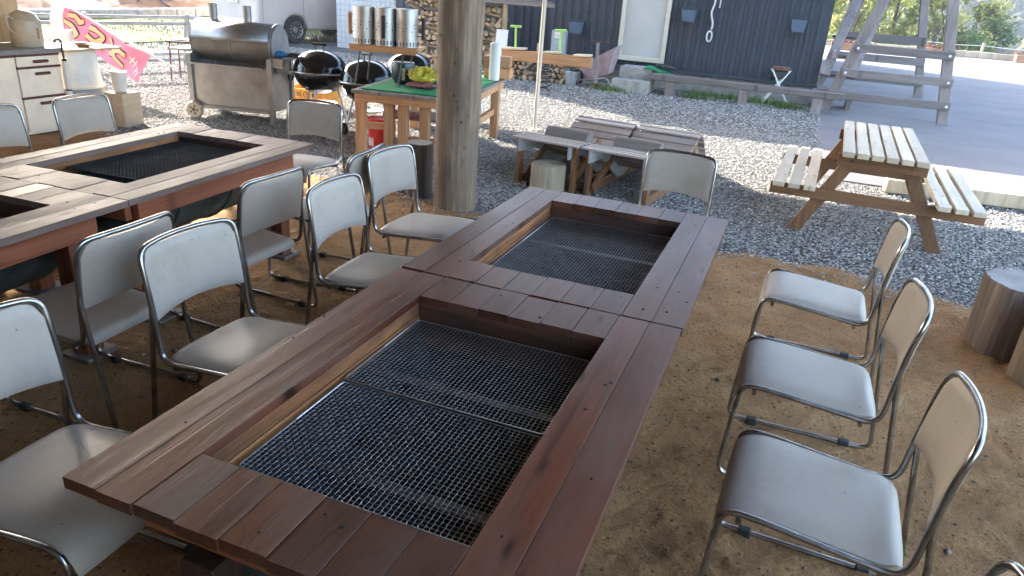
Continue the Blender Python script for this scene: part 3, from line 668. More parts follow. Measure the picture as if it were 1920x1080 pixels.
# ================================================================== STUMPS
def stump(label, loc, r, h, side, end, seed, crack=True):
    random.seed(seed); t = thing('log_stump', label, 'stump', loc, random.uniform(0, 6), 'log stumps used as seats')
    n = 72; ph = [random.uniform(0, 6) for _ in range(4)]
    rr = lambda a, z: r*(1+.03*math.sin(2*a+ph[0])+.02*math.sin(5*a+ph[1])+.012*math.sin(11*a+ph[2])+.010*math.sin(23*a+ph[0]+z*3)+.008*math.sin(37*a+ph[1]-z*2)+.03*(1-z/h)*math.sin(3*a+ph[3]))
    mb = MB(); zs = [0, .04, h*.3, h*.6, h-.012, h]; vs = []
    for k, z in enumerate(zs):
        for i in range(n):
            a = 2*math.pi*i/n; q = rr(a, z)*(1 if k < 5 else .965); vs.append((q*math.cos(a), q*math.sin(a), z))
    mb.add(vs, [(k*n+i, k*n+(i+1) % n, (k+1)*n+(i+1) % n, (k+1)*n+i) for k in range(len(zs)-1) for i in range(n)])
    mb.build('trunk', side, t, smooth=40, fix=False)
    mb = MB(); vs = [(0, 0, h+.002)]
    for f in (.5, 1):
        vs += [(f*.964*rr(2*math.pi*i/n, h)*math.cos(2*math.pi*i/n), f*.964*rr(2*math.pi*i/n, h)*math.sin(2*math.pi*i/n), h+random.uniform(0, .002)) for i in range(n)]
    mb.add(vs, [(0, 1+i, 1+(i+1) % n) for i in range(n)]+[(1+i, 1+n+i, 1+n+(i+1) % n, 1+(i+1) % n) for i in range(n)])
    mb.build('cut_face', end, t, fix=False)
    if crack:
        mb = MB(); a = -1.2
        mb.prism([(0, -.004), (r*.95, -.009), (r*.95, .009), (0, .004)], (0, 0, h+.0005), (math.cos(a), math.sin(a), 0), (-math.sin(a), math.cos(a), 0), (0, 0, .003)); mb.build('crack', MT['soot'], t)
    return t
stump('short pale log stump between the red table and the slatted loungers', (-.68, 5.02, 0), .145, .235, MT['stump_pale'], MT['end'], 3)
stump('tall grey brown log stump right behind the log pillar', (-1.50, 4.22, 0), .105, .435, MT['bark'], MT['end_gray'], 5, False)
stump('big grey log stump at the right edge standing on the sand', (2.50, 3.42, 0), .21, .39, MT['bark'], MT['end_gray'], 8)
stump('brown log stump at the right edge in front of the grey one', (2.62, 3.02, 0), .20, .37, MT['pillar'], MT['end'], 9, False)
random.seed(21)
# ================================================================== PICNIC TABLE
pt = thing('picnic_table', 'pale slatted wooden picnic table with attached benches on the gravel', 'picnic table', (1.84, 5.0, 0), R_(-2))
zt, zs = .685, .40
for i in range(6):
    x = -.235+i*.096
    MB().box(x+.0, .70, zt-.02, .078, 1.66, .04).build('table_slat', MT['pine_y'], pt, bev=.004)
for s, xs_ in ((-1, (-.66, -.55, -.44)), (1, (.45, .56, .67))):
    for x in xs_: MB().box(x, .70, zs-.018, .082, 1.66, .036).build('bench_slat', MT['pine_y'], pt, bev=.004)
for y in (.06, 1.30):
    MB().box(.005, y-.036, zt-.04-.045, .60, .036, .088).build('top_bearer', MT['picnic_x'], pt, bev=.003)
    MB().box(.008, y-.0365, zs-.036-.042, 1.46, .036, .084).build('bench_bearer', MT['picnic_x'], pt, bev=.003)
    for s in (-1, 1):
        MB().beam((s*.50, y, .0), (s*.175, y+.002, zt-.045), .092, .036, (0, 1, 0)).build('leg', MT['picnic_z'], pt, bev=.003)
    mb = MB()
    for x, z in ((-.20, zt-.085), (.20, zt-.085)): mb.cyl((x, y-.058, z), (x, y-.050, z), .012, n=8)
    b_ = mb.build('bolt', MT['barsteel'], pt)
MB().box(0, .68, zt-.085, .036, 1.2, .07).build('centre_brace', MT['pine_y'], pt)
# ================================================================== SLATTED WAVE LOUNGERS
def lounger(loc, rz, label):
    t = thing('slatted_lounger', label, 'lounger', loc, rz, 'slatted wave loungers'); W = .62
    prof = [(0, .42), (.26, .415), (.40, .375), (.55, .26), (.72, .17), (.88, .165), (1.05, .22), (1.22, .33), (1.36, .41), (1.44, .42), (1.54, .37), (1.72, .20), (1.86, .07)]
    cum = [0]
    for a, b in zip(prof, prof[1:]): cum.append(cum[-1]+math.hypot(b[0]-a[0], b[1]-a[1]))
    def at(s):
        for k in range(len(prof)-1):
            if s <= cum[k+1]:
                f = (s-cum[k])/(cum[k+1]-cum[k]); a, b = prof[k], prof[k+1]
                return a[0]+(b[0]-a[0])*f, a[1]+(b[1]-a[1])*f, math.atan2(b[1]-a[1], b[0]-a[0])
        return prof[-1][0], prof[-1][1], 0
    s = .03
    while s < cum[-1]-.02:
        y, z, a = at(s); wd = .058 if s < .3 else .082
        MB().box(0, y, z, W, wd, .018, rot=(a, 0, 0)).build('slat', MT['slat_x'], t, bev=.002); s += wd+(.020 if s < .3 else .014)
    for sx_ in (-1, 1):
        pl = [(y, z-.012) for y, z in prof] ; lo = [(y, max(.045, z-.115)) for y, z in prof][::-1]
        mb = MB(); mb.prism(pl+lo, (sx_*.235-.009, 0, 0), (0, 1, 0), (0, 0, 1), (.018, 0, 0)); mb.build('side_board', MT['side_ply'], t)
        MB().box(sx_*.262, .09, .203, .036, .075, .405).build('post', MT['picnic_z'], t, bev=.003)
        MB().box(sx_*.262, 1.42, .19, .036, .075, .38).build('post', MT['picnic_z'], t, bev=.003)
        MB().beam((sx_*.226, .12, .06), (sx_*.226, .70, .36), .030, .07).build('brace', MT['picnic_x'], t, bev=.003)
        MB().box(sx_*.262, .755, .05, .034, 1.25, .07).build('runner', MT['picnic_x'], t, bev=.003)
    return t
lounger((-.73, 4.98, 0), R_(-7), 'left one of the two slatted wave loungers beside the metal pole')
lounger((-.08, 4.92, 0), R_(-7), 'right one of the two slatted wave loungers behind the end chair')
def log_pillow(loc, rz, label):
    t = thing('log_pillow', label, 'log pillow', loc, rz, 'half log pillows on the loungers')
    poly = [(.075*math.cos(a), .075*math.sin(a)) for a in [i*math.pi/10-.5 for i in range(14)]]
    mb = MB(); mb.prism(poly, (-.20, 0, 0), (0, 1, 0), (0, 0, 1), (.40, 0, 0)); mb.build('log', MT['gray_x'], t, smooth=35)
log_pillow((-.63, 5.36, .415), R_(-7), 'grey half log pillow lying on the left slatted lounger')
log_pillow((.01, 5.30, .415), R_(-7), 'grey half log pillow lying on the right slatted lounger')
# ================================================================== TIMBER TOWER (right)
tw = thing('timber_tower', 'weathered timber trestle tower with rails on the asphalt beside the cabin', 'trestle', (0, 0, 0))
def tb(nm, p0, p1, a, b, mat, upv=(0, 1, 0)): return MB().beam(p0, p1, a, b, upv).build(nm, MT[mat], tw, bev=.006)
tb('post', (3.39, 12.62, 0), (2.80, 12.62, 3.3), .15, .13, 'gray_z'); tb('post', (1.60, 12.70, 0), (2.52, 12.70, 3.3), .15, .13, 'gray_z')
tb('post', (3.48, 16.7, 0), (2.85, 16.7, 3.3), .15, .13, 'gray_z'); tb('post', (1.52, 16.7, 0), (2.30, 16.7, 3.3), .15, .13, 'gray_z')
tb('stair_stringer', (1.50, 12.95, .55), (2.05, 15.0, 3.0), .06, .16, 'gray_z', (1, 0, 0)); tb('stair_stringer', (1.90, 12.95, .55), (2.5, 15.0, 3.0), .06, .16, 'gray_z', (1, 0, 0))
for z, xa, xb in ((.30, 1.62, 3.42), (.66, 1.76, 3.36), (1.05, 1.88, 3.28)): tb('rail', (xa, 12.53, z), (xb, 12.53, z), .05, .125, 'gray_x', (0, 0, 1))
for z, xa, xb in ((.30, 1.62, 3.5), (.70, 1.72, 3.42), (1.10, 1.8, 3.35)): tb('rail', (xa, 16.62, z), (xb, 16.62, z), .05, .15, 'gray_x', (0, 0, 1))
tb('rail', (1.58, 12.8, .9), (1.62, 16.6, .9), .06, .13, 'gray_y', (0, 0, 1)); tb('rail', (2.95, 12.75, 2.5), (2.98, 16.6, 2.5), .06, .13, 'gray_y', (0, 0, 1))
mb = MB()
for z, x in ((.30, 3.36), (.66, 3.29), (1.05, 3.21), (.66, 1.80), (1.05, 1.9), (.30, 1.7)): mb.cyl((x, 12.50, z), (x, 12.48, z), .02, n=8)
mb.build('bolts', MT['white_paint'], tw)['kind'] = 'stuff'
for i in range(3): tb('step', (1.52, 13.2+i*.32, .55+i*.3), (2.05, 13.2+i*.32, .55+i*.3), .22, .05, 'gray_x', (0, 0, 1))
cb = thing('wooden_platform', 'small dark wood platform beside the cabin corner under the tower stair', 'platform', (1.75, 13.3, 0))
for i in range(3): MB().box(0, -.2+i*.2, .30, .62, .17, .05).build('board', MT['gray_x'], cb, bev=.004)
for x in (-.24, .24): MB().box(x, 0, .138, .08, .5, .27).build('leg', MT['gray_z'], cb, bev=.004)
# long beam bench in front of the cabin
bb = thing('beam_bench', 'long weathered beam bench on short posts in front of the cabin', 'bench', (0, 12.25, 0))
MB().box(.28, 0, .305, 3.15, .20, .10).build('seat_beam', MT['gray_x'], bb, bev=.008)
for x in (-.93, 1.47): MB().box(x, 0, .126, .16, .14, .25).build('leg', MT['gray_z'], bb, bev=.006)
MB().box(.3, .02, .126, .14, .14, .25).build('leg', MT['gray_z'], bb, bev=.006)
# kerb beam on the asphalt edge
MB_k = MB().box(0, 0, .065, 2.6, .14, .13).build('kerb_beam', MT['stump_pale'], None, bev=.01, loc=(3.42, 7.06, .016), rot=(0, 0, R_(6))); tag(MB_k, 'low pale timber kerb beam at the asphalt edge beyond the picnic table', 'kerb')
# folding stool
fs = thing('folding_stool', 'small folding stool with a dark seat and white crossed legs by the cabin', 'stool', (.80, 12.86, 0), R_(8))
MB().box(0, 0, .60, .27, .22, .06).build('top_box', MT['rust'], fs, bev=.01); MB().box(0, 0, .50, .24, .20, .14).build('seat_sling', MT['black'], fs, bev=.02)
for s in (-1, 1):
    for y in (-.1, .1): MB().cyl((s*.22, y, 0), (-s*.15, y, .58), .012, n=8).build('leg', MT['white_paint'], fs, smooth=40)
# concrete steps + green mat + shoes under the window
sp = thing('concrete_step', 'lower concrete block step in front of the pale window', 'step', (-1.62, 12.22, 0)); MB().box(0, 0, .105, .66, .30, .21).build('block', MT['concrete'], sp, bev=.012)
sp2 = thing('concrete_step', 'upper concrete block step against the cabin below the pale window', 'step', (-1.62, 12.62, 0)); MB().box(0, .05, .20, .60, .46, .40).build('block', MT['concrete'], sp2, bev=.015)
gm = MB()
def matf(u, v):
    x = -1.48+.72*u; y = 12.40+.44*v; z = .408
    ov = max(0, x+1.33); z -= min(.17, ov*.35)+ .01*math.sin(u*9+v*5); return (x, y-.05*u, z)
gm.grid(14, 8, matf); q = gm.build('doormat', MT['mat_green'], None, fix=False); tag(q, 'green turf doormat draped over the upper concrete step', 'mat')
m_ = q.modifiers.new('thick', 'SOLIDIFY'); m_.thickness = .012; m_.offset = 1
for i, (dx, lab) in enumerate(((0, 'left dark shoe of the pair on the green doormat'), (.13, 'right dark shoe of the pair on the green doormat'))):
    mb = MB(); mb.tube([(0, 0, .03), (.06, 0, .045), (.12, 0, .05), (.2, 0, .035), (.25, 0, .022)], [.03, .042, .04, .04, .02], 8)
    tag(mb.build('shoe', MT['black'], None, smooth=60, loc=(-1.32+dx, 12.66-.1*i, .402), rot=(0, 0, R_(25))), lab, 'shoe', 'pair of shoes')
# wall boxes and rope on the cabin
def wallbox(x, z, label):
    t = thing('wall_box', label, 'wall box', (x, 13.17, z), 0, 'blue grey boxes on the cabin wall')
    mb = MB(); mb.prism([(-.13, .10), (.13, .10), (.10, -.11), (-.10, -.11)], (0, -.16, 0), (1, 0, 0), (0, 0, 1), (0, .16, 0)); mb.build('bin', MT['blue_gray'], t, bev=.006)
    MB().box(0, -.08, .115, .31, .18, .025).build('lid', MT['clad_trim'], t, bev=.005)
    MB().box(-.02, -.06, -.13, .26, .12, .02).build('bracket', MT['clad_trim'], t)
wallbox(-.93, 1.32, 'blue grey box on the cabin wall just right of the pale window'); wallbox(.93, 1.30, 'blue grey box on the cabin wall near its right corner')
wallbox(-3.0, .95, 'blue grey box on the cabin wall above the firewood')
rp = thing('hanging_rope', 'white rope with a looped hook hanging on the cabin wall', 'rope', (-.50, 13.08, 0))
mb = MB(); mb.tube([(.10*math.sin(z*3)*.3+.02*math.sin(z*17), 0, z) for z in [1.9-.06*i for i in range(14)]], .016, 6); mb.build('rope', MT['rope'], rp, smooth=50)
mb = MB(); mb.tube([(-.02+.045*math.cos(a), 0, 1.0+.09*math.sin(a)) for a in [2*PI*i/14 for i in range(14)]], .014, 6, closed=True); mb.build('loop', MT['rope'], rp, smooth=50, fix=False)
mb = MB(); mb.tube([(.05+.03*math.sin(z*5), -.01, z) for z in [1.9-.06*i for i in range(8)]], .012, 6); mb.build('strand', MT['rope'], rp, smooth=50)
# ================================================================== FIREWOOD
LM = []
for k in range(6):
    mb = MB(); n = 10; L = .34
    if k < 2: poly = [(.052*math.cos(a)*(1+.1*math.sin(3*a+k)), .052*math.sin(a)) for a in [2*PI*i/12 for i in range(12)]]
    elif k < 4: poly = [(.060*math.cos(a), .060*math.sin(a)-.02) for a in [PI*i/8 for i in range(9)]]
    else: poly = [(0, -.05)] + [(.062*math.sin(a)*1.0, -.05+.1*math.cos(a)) for a in [-.62+1.24*i/6 for i in range(7)]][::-1]
    mb.prism(poly, (0, -L/2, 0), (1, 0, 0), (0, 0, 1), (0, L, 0)); q = mb.build('firewood_log', MT['logend'], None, bev=.003); LM.append(q.data); bpy.data.objects.remove(q)
def logs(x0, x1, y, z0, ztop, label, group, cross=()):
    z = z0; r = 0
    while z < ztop((x0+x1)/2):
        if r in cross:
            x = x0+.12
            while x < x1-.05:
                o_ = link('firewood_log', random.choice(LM[2:]), None, (x, y+jig(.02), z), (jig(.4), jig(.05), PI/2+jig(.08))); tag(o_, label, 'log', group); o_.scale = (.9, .95, .7); x += .36
            z += .075
        else:
            x = x0+(.03 if r % 2 else .08)
            while x < x1:
                if z < ztop(x):
                    o_ = link('firewood_log', random.choice(LM), None, (x, y+jig(.03), z+jig(.006)), (jig(.03), random.choice([0, PI, .5, 2.2, -1])+jig(.3), jig(.06))); tag(o_, label, 'log', group)
                    s_ = random.uniform(.8, 1.12); o_.scale = (s_, 1, s_)
                x += random.uniform(.095, .118)
            z += .088
        r += 1
logs(-4.86, -4.2, 12.35, .06, lambda x: 1.25, 'split log in the tall stack beside the log pillar', 'tall firewood stack right of the pillar', (3, 6, 9, 12, 14))
logs(-6.15, -5.45, 12.35, .06, lambda x: 1.30, 'split log in the tall stack behind the chimney starters', 'tall firewood stack left of the pillar', (4, 8, 12))
logs(-4.15, -3.45, 12.15, .06, lambda x: .62-.28*(x+4.15), 'split log in the low stack behind the spring seesaw, left part', 'low firewood stack, left part', ())
logs(-3.38, -2.82, 12.25, .06, lambda x: .46, 'split log in the low stack behind the spring seesaw, right part', 'low firewood stack, right part', (4,))
wr = thing('firewood_rack', 'weathered board rack roof and posts over the firewood', 'rack', (0, 12.3, 0))
MB().box(-4.75, -.1, 1.36, 3.0, .30, .03).build('roof_board', MT['gray_x'], wr, bev=.004); MB().box(-4.60, -.28, 1.315, 3.0, .06, .06).build('roof_board', MT['gray_x'], wr, bev=.004)
for x in (-4.13, -3.42): MB().box(x, -.02, .33 if x > -4 else .67, .07, .07, .66 if x > -4 else 1.3).build('post', MT['stump_pale'], wr, bev=.004)
q = MB().box(0, 0, .3, .22, .03, .60).build('leaning_board', MT['white_paint'], None, bev=.004, loc=(-4.02, 11.86, .26), rot=(R_(-8), 0, R_(4))); tag(q, 'white board leaning upright against the firewood', 'board')
tbx = thing('tin_box', 'pale blue grey tin with a white label standing on the firewood', 'tin', (-3.02, 12.2, .50))
mb = MB(); mb.prism([(-.13, 0), (.13, 0), (.13, .40), (.10, .43), (0, .40), (-.10, .43), (-.13, .41)], (0, -.07, 0), (1, 0, 0), (0, 0, 1), (0, .14, 0)); mb.build('can', MT['tin'], tbx, bev=.006)
lbm = MB().box(-.01, -.0725, .34, .12, .004, .10).build('label', MT['white_paint'], tbx)
for i in range(3): MB().cyl((-.045+.035*i, -.0745, .355), (-.045+.035*i, -.077, .355), .009, n=8).build('print', MT['red'], lbm)
MB().box(-.01, -.0755, .325, .08, .002, .008).build('print', MT['plate_blue'], lbm)
# ================================================================== SPRING SEESAW
ss = thing('spring_seesaw', 'orange wooden spring seesaw beam with two lime green T handles', 'seesaw', (-2.83, 11.0, 0), R_(2))
MB().box(0, 0, .53, 1.55, .14, .17).build('beam', MT['orange_x'], ss, bev=.008)
mb = MB(); mb.tube([(.10*math.cos(t), .10*math.sin(t), .02+.42*t/(2*PI*5.5)) for t in [2*PI*5.5*i/110 for i in range(111)]], .013, 8); mb.build('spring', MT['barsteel'], ss, smooth=60)
for x in (-.62, .10, .62): MB().box(x, 0, .633, .28 if x != -.62 else .5, .22, .03, rot=(0, R_(-3), 0)).build('seat', MT['pine_y'], ss, bev=.006)
for x, yo in ((-.55, 0), (.22, .02)):
    MB().cyl((x, yo, .62), (x-.015, yo, .98), .018, n=10).build('handle_post', MT['neon'], ss, smooth=40)
    MB().cyl((x-.11, yo, .98), (x+.08, yo, .985), .02, n=10).build('handle', MT['neon'], ss, smooth=40)
# galvanised bucket, wheelbarrow, hand plough
def bucket(name, label, loc, r0, r1, h, mat, handle=True, cat='bucket'):
    t = thing(name, label, cat, loc)
    mb = MB(); mb.lathe([(.001, 0), (r0, 0), (r1, h), (r1+.008, h), (r1+.008, h-.01), (r1-.006, h-.01), (r0-.004, .01), (.001, .01)], 24); mb.build('body', mat, t, smooth=40)
    for f in (.45, .5): 
        z = h*f; r = r0+(r1-r0)*f+.001; mb = MB(); mb.tube([(r*math.cos(a), r*math.sin(a), z) for a in [2*PI*i/24 for i in range(24)]], .003, 5, closed=True); mb.build('rib', mat, t, smooth=60, fix=False)
    if handle:
        mb = MB(); mb.tube([((r1+.005)*math.cos(a), -.02-.3*r1*math.sin(a), h-.01+.25*r1*math.sin(a)) for a in [PI*i/12 for i in range(13)]], .003, 5); mb.build('handle', MT['barsteel'], t, smooth=60)
    return t
bucket('metal_bucket', 'grey galvanised bucket in front of the firewood by the wheelbarrow', (-2.70, 12.10, 0), .09, .125, .24, MT['bucket'])
wb = thing('wheelbarrow', 'faded pink wheelbarrow leaning beside the cabin window', 'wheelbarrow', (-2.28, 12.35, 0), R_(-12))
mb = MB(); mb.add([(-.32, -.2, .34), (.38, -.22, .72), (.30, .25, .76), (-.30, .22, .38), (-.12, -.12, .14), (.26, -.13, .26), (.22, .15, .28), (-.1, .13, .16)], [(0, 1, 5, 4), (1, 2, 6, 5), (2, 3, 7, 6), (3, 0, 4, 7), (4, 5, 6, 7)])
q = mb.build('tray', MT['barrow'], wb); q.modifiers.new('t', 'SOLIDIFY').thickness = .008
for s in (-1, 1):
    mb = MB(); mb.tube(fillet([(-.42, s*.10, .08), (-.10, s*.15, .13), (.28, s*.20, .20), (.42, s*.22, .05)], .05), .014, 8); mb.build('frame_tube', MT['barrow'], wb, smooth=50)
    MB().cyl((-.30, s*.13, .34), (-.36, s*.06, .02), .012, n=8).build('leg', MT['barrow'], wb, smooth=50)
mb = MB(); mb.lathe([(.08, -.02), (.12, -.025), (.135, 0), (.12, .025), (.08, .02)], 20, (-.42, 0, .13), Matrix.Rotation(PI/2, 3, 'X')); mb.build('wheel', MT['tyre'], wb, smooth=50)
hp = thing('hand_plough', 'old rusty hand plough with two long curved handles against the cabin', 'plough', (-2.24, 12.0, 0))
MB().cyl((.02, 0, .10), (-.02, .05, .78), .035, .028, n=10).build('shaft', MT['gray_z'], hp, smooth=50)
for s, tp in ((-1, (-.24, .12, 1.26)), (1, (.20, .12, 1.24))):
    mb = MB(); mb.tube(fillet([(0, .04, .64), (s*.12, .08, .70), (s*.17, .10, .95), (tp[0], tp[1], tp[2]), (tp[0]-.02, tp[1]-.06, tp[2]+.03)], .05), .015, 8); mb.build('handle', MT['black'], hp, smooth=50)
for a in range(6):
    t_ = a*PI/3+.3; MB().beam((.03, 0, .10), (.03+.19*math.cos(t_), .19*math.sin(t_)*.6-.05, .03+.07*(a % 2)), .03, .012).build('tine', MT['rust'], hp)
MB().beam((-.16, .08, .80), (.18, .08, .80), .012, .012).build('cross_bar', MT['rust'], hp)
# ================================================================== GREEN WORK TABLE
GT = thing('work_table', 'orange wooden work table with a green turf mat behind the pillar', 'work table', (-2.64, 4.99, 0), R_(10.3))
GW, GD, GZ = 1.06, 1.92, .645
nb = 7
for i in range(nb): MB().box(GW*(i+.5)/nb, GD/2, GZ-.022, GW/nb-.004, GD+jig(.01), .03).build('top_board', MT['gray_y'], GT, bev=.003)
MB().box(GW/2, .05, GZ-.075, GW-.04, .035, .075).build('apron', MT['orange_x'], GT, bev=.003); MB().box(GW/2, GD-.05, GZ-.075, GW-.04, .035, .075).build('apron', MT['orange_x'], GT, bev=.003)
MB().box(GW-.04, GD/2, GZ-.075, .035, GD-.14, .07).build('apron', MT['orange_x'], GT, bev=.003)
for x, y in ((.05, .12), (.33, .12), (.47, .12), (.68, .12), (.98, .14), (1.00, 1.66), (.05, 1.7), (.5, 1.7)): MB().box(x, y, (GZ-.04)/2, .088, .088, GZ-.04).build('leg', MT['orange_z'], GT, bev=.004)
MB().box(.2, .16, .30, .34, .05, .06).build('stretcher', MT['orange_x'], GT); MB().box(.75, .16, .20, .5, .05, .06).build('stretcher', MT['orange_x'], GT); MB().box(.98, .9, .30, .05, 1.45, .06).build('stretcher', MT['orange_x'], GT)
MB().box(.40, .9, .30, .6, .5, .02).build('lower_shelf', MT['gray_y'], GT)
mt_ = MB().box(GW/2+.02, GD/2+.02, GZ+.0, GW-.12, GD-.08, .014).build('turf_mat', MT['mat_green'], None, bev=.003, loc=(-2.64, 4.99, 0), rot=(0, 0, R_(10.3))); tag(mt_, 'bright green artificial turf mat covering the work table', 'mat')
def gl(u, v, z=0):   # point on the work table
    c, s = math.cos(R_(10.3)), math.sin(R_(10.3)); return (-2.64+c*u-s*v, 4.99+s*u+c*v, GZ+.008+z)
# chimney rack with wire legs
rk = thing('rack_stand', 'small wooden stand on thin metal legs carrying the chimney starters', 'stand', gl(.18, .50), R_(14))
RH = .345
for i in range(3): MB().box(0, -.13+.13*i, RH, .66, .125, .025).build('board', MT['orange_x'], rk, bev=.003)
MB().box(0, -.185, RH-.022, .64, .02, .045).build('edge_strip', MT['orange_x'], rk)
for x in (-.22, .20):
    for y in (-.17, .15): MB().cyl((x-.05, y*1.15, 0), (x, y, RH-.01), .008, n=8).build('leg', MT['barsteel'], rk, smooth=50)
def chimney(loc, rz, label, mat, hmat):
    t = thing('chimney_starter', label, 'chimney starter', loc, rz, 'charcoal chimney starters'); r, h = .104, .335
    mb = MB(); mb.lathe([(r, .0), (r, h), (r+.003, h), (r+.003, h-.008), (r-.003, h-.01), (r-.003, .06), (.001, .06)], 28); mb.build('can', mat, t, smooth=40)
    mb = MB()
    for i in range(20):
        a = 2*PI*i/20; mb.box((r+.0008)*math.cos(a), (r+.0008)*math.sin(a), .028, .002, .010, .036, rot=(0, 0, a))
    s_ = mb.build('vent_slots', MT['black'], t); s_['kind'] = 'stuff'
    for i in range(8):
        for z in (.14, .17, .20):
            a = 2*PI*(i+.3*(z > .15))/8; MB_ = MB().cyl((r*math.cos(a), r*math.sin(a), z), ((r+.0015)*math.cos(a), (r+.0015)*math.sin(a), z), .006, n=8)
            if z == .14 and i == 0: vb = MB()
            vb.V, vb.F = (vb.V + MB_.V, vb.F + [tuple(k+len(vb.V) for k in f) for f in MB_.F])
    s_ = vb.build('vent_holes', MT['black'], t); s_['kind'] = 'stuff'
    MB().box(-r-.055, 0, .17, .028, .036, .20).build('grip', hmat, t, bev=.006)
    for z in (.10, .25): mb = MB(); mb.tube([(-r, 0, z), (-r-.055, 0, z)], .005, 6); mb.build('grip_bracket', MT['barsteel'], t)
rx = rk.location
for i, (dx, dy, rz, lab) in enumerate(((-.22, -.03, .0, 'left steel charcoal chimney starter with a wooden grip on the stand'), (-.005, -.05, 2.0, 'middle steel charcoal chimney starter on the wooden stand'), (.20, -.04, PI+.2, 'right steel charcoal chimney starter with a dark grip on the stand'))):
    chimney((rx.x+dx*.97+.05*0, rx.y+dy+dx*.24, rx.z+RH+.0135), rz, lab, MT['steel_bright'], MT['orange_z'] if i == 0 else MT['black'])
# things on the mat
pg = thing('green_pot', 'dark green round pot on the turf mat under the stand', 'pot', gl(.30, .60)); mb = MB(); mb.lathe([(.001, 0), (.085, 0), (.115, .05), (.12, .13), (.105, .20), (.098, .205), (.09, .20), (.001, .198)], 28); mb.build('body', MT['green_pot'], pg, smooth=40)
MB().box(.055, -.105, .10, .03, .012, .11).build('label_strip', MT['pot_beige'], pg)
pb = thing('black_pot', 'black cooking pot behind the yellow net on the turf mat', 'pot', gl(.50, .78)); mb = MB(); mb.lathe([(.001, 0), (.10, 0), (.105, .14), (.11, .14), (.11, .15), (.001, .16)], 24); mb.build('body', MT['black'], pb, smooth=40); MB().cyl((0, 0, .16), (0, 0, .19), .018, n=10).build('knob', MT['black'], pb, smooth=40)
from mathutils import noise as mnoise
def rough_lump(u, v, sx, sy, sz, sd):
    x, y, z = lump(u, v, sx, sy, sz, sd); f = 1+.3*mnoise.noise(Vector((x*30+sd, y*30, z*30)))+.15*mnoise.noise(Vector((x*80, y*80+sd, z*80)))
    return (x*f, y*f, max(0, z*f))
q = MB()
def lump(u, v, sx, sy, sz, sd):
    a = 2*PI*u; p = PI*(v-.5); r = 1+.18*math.sin(3*a+sd)*math.cos(p)+.12*math.sin(5*a+4*p+sd)
    return (sx*r*math.cos(a)*math.cos(p), sy*r*math.sin(a)*math.cos(p), sz*(math.sin(p)+.9)*(1+.25*math.sin(2*a+sd)))
q.grid(40, 22, lambda u, v: rough_lump(u, v, .15, .095, .06, 1)); q.grid(30, 16, lambda u, v: tuple(Vector(rough_lump(u, v, .06, .05, .055, 9))+Vector((.13, .05, .03)))); o_ = q.build('yellow_net_bag', MT['yellow_net'], None, smooth=60, loc=(gl(.56, .42)[0], gl(.56, .42)[1], gl(0, 0)[2]+.055)); tag(o_, 'crumpled yellow net bag on the turf mat', 'net bag')
q = MB(); q.grid(20, 10, lambda u, v: lump(u, v, .15, .09, .030, 3)); o_ = q.build('food_packet', MT['plastic_bag'], None, smooth=60, loc=gl(.56, .40, .001)); tag(o_, 'pinkish plastic packet under the yellow net bag', 'packet')
o_ = thing('white_cylinder', 'tall white capped cylinder on the mat just right of the pillar', 'cylinder', gl(1.00, 1.53)); mb = MB(); mb.lathe([(.001, 0), (.058, 0), (.058, .34), (.06, .345), (.06, .375), (.052, .38), (.001, .38)], 24); mb.build('tube', MT['white_paint'], o_, smooth=40)
MB().cyl((0, 0, .38), (0, 0, .388), .045, n=20).build('cap', MT['white_paint'], o_)
for i in range(2):
    o_ = MB().box(0, 0, .058, .30, .17, .114).build('timber_block', MT['orange_x'], None, bev=.006, loc=gl(1.0-.01*i, 1.74, i*.117), rot=(0, 0, R_(10+3*i))); tag(o_, ('lower' if i == 0 else 'upper')+' squared timber block of the pair on the end of the green mat', 'block', 'timber blocks')
# red extinguisher-like can below the table
rc = thing('red_can', 'red and white fire bucket can standing under the work table', 'can', (-2.63, 5.47, 0)); mb = MB(); mb.lathe([(.001, 0), (.105, 0), (.115, .30), (.12, .30), (.12, .32), (.001, .325)], 24); mb.build('body', MT['red'], rc, smooth=40)
MB().lathe([(.1075, .05), (.1135, .23)], 24).build('stripe', MT['red'], rc, smooth=40)
mb = MB(); vs = [((.109+.008*(z-.05))*math.cos(a)*1.0, (.109+.008*(z-.05))*math.sin(a), z) for z in (.05, .24) for a in [-2.5+.9*i/6 for i in range(7)]]; mb.add(vs, [(i, i+1, 8+i, 7+i) for i in range(6)]); mb.build('white_panel', MT['white_paint'], rc, fix=False)
rd = thing('meat_tray', 'red and white wrapped tray on the lower shelf of the work table', 'tray', gl(.30, .62, -.30)); rd.location.z = .312; mb = MB(); mb.grid(20, 10, lambda u, v: lump(u, v, .17, .12, .035, 2)); mb.build('wrap', MT['plastic_bag'], rd, smooth=60)
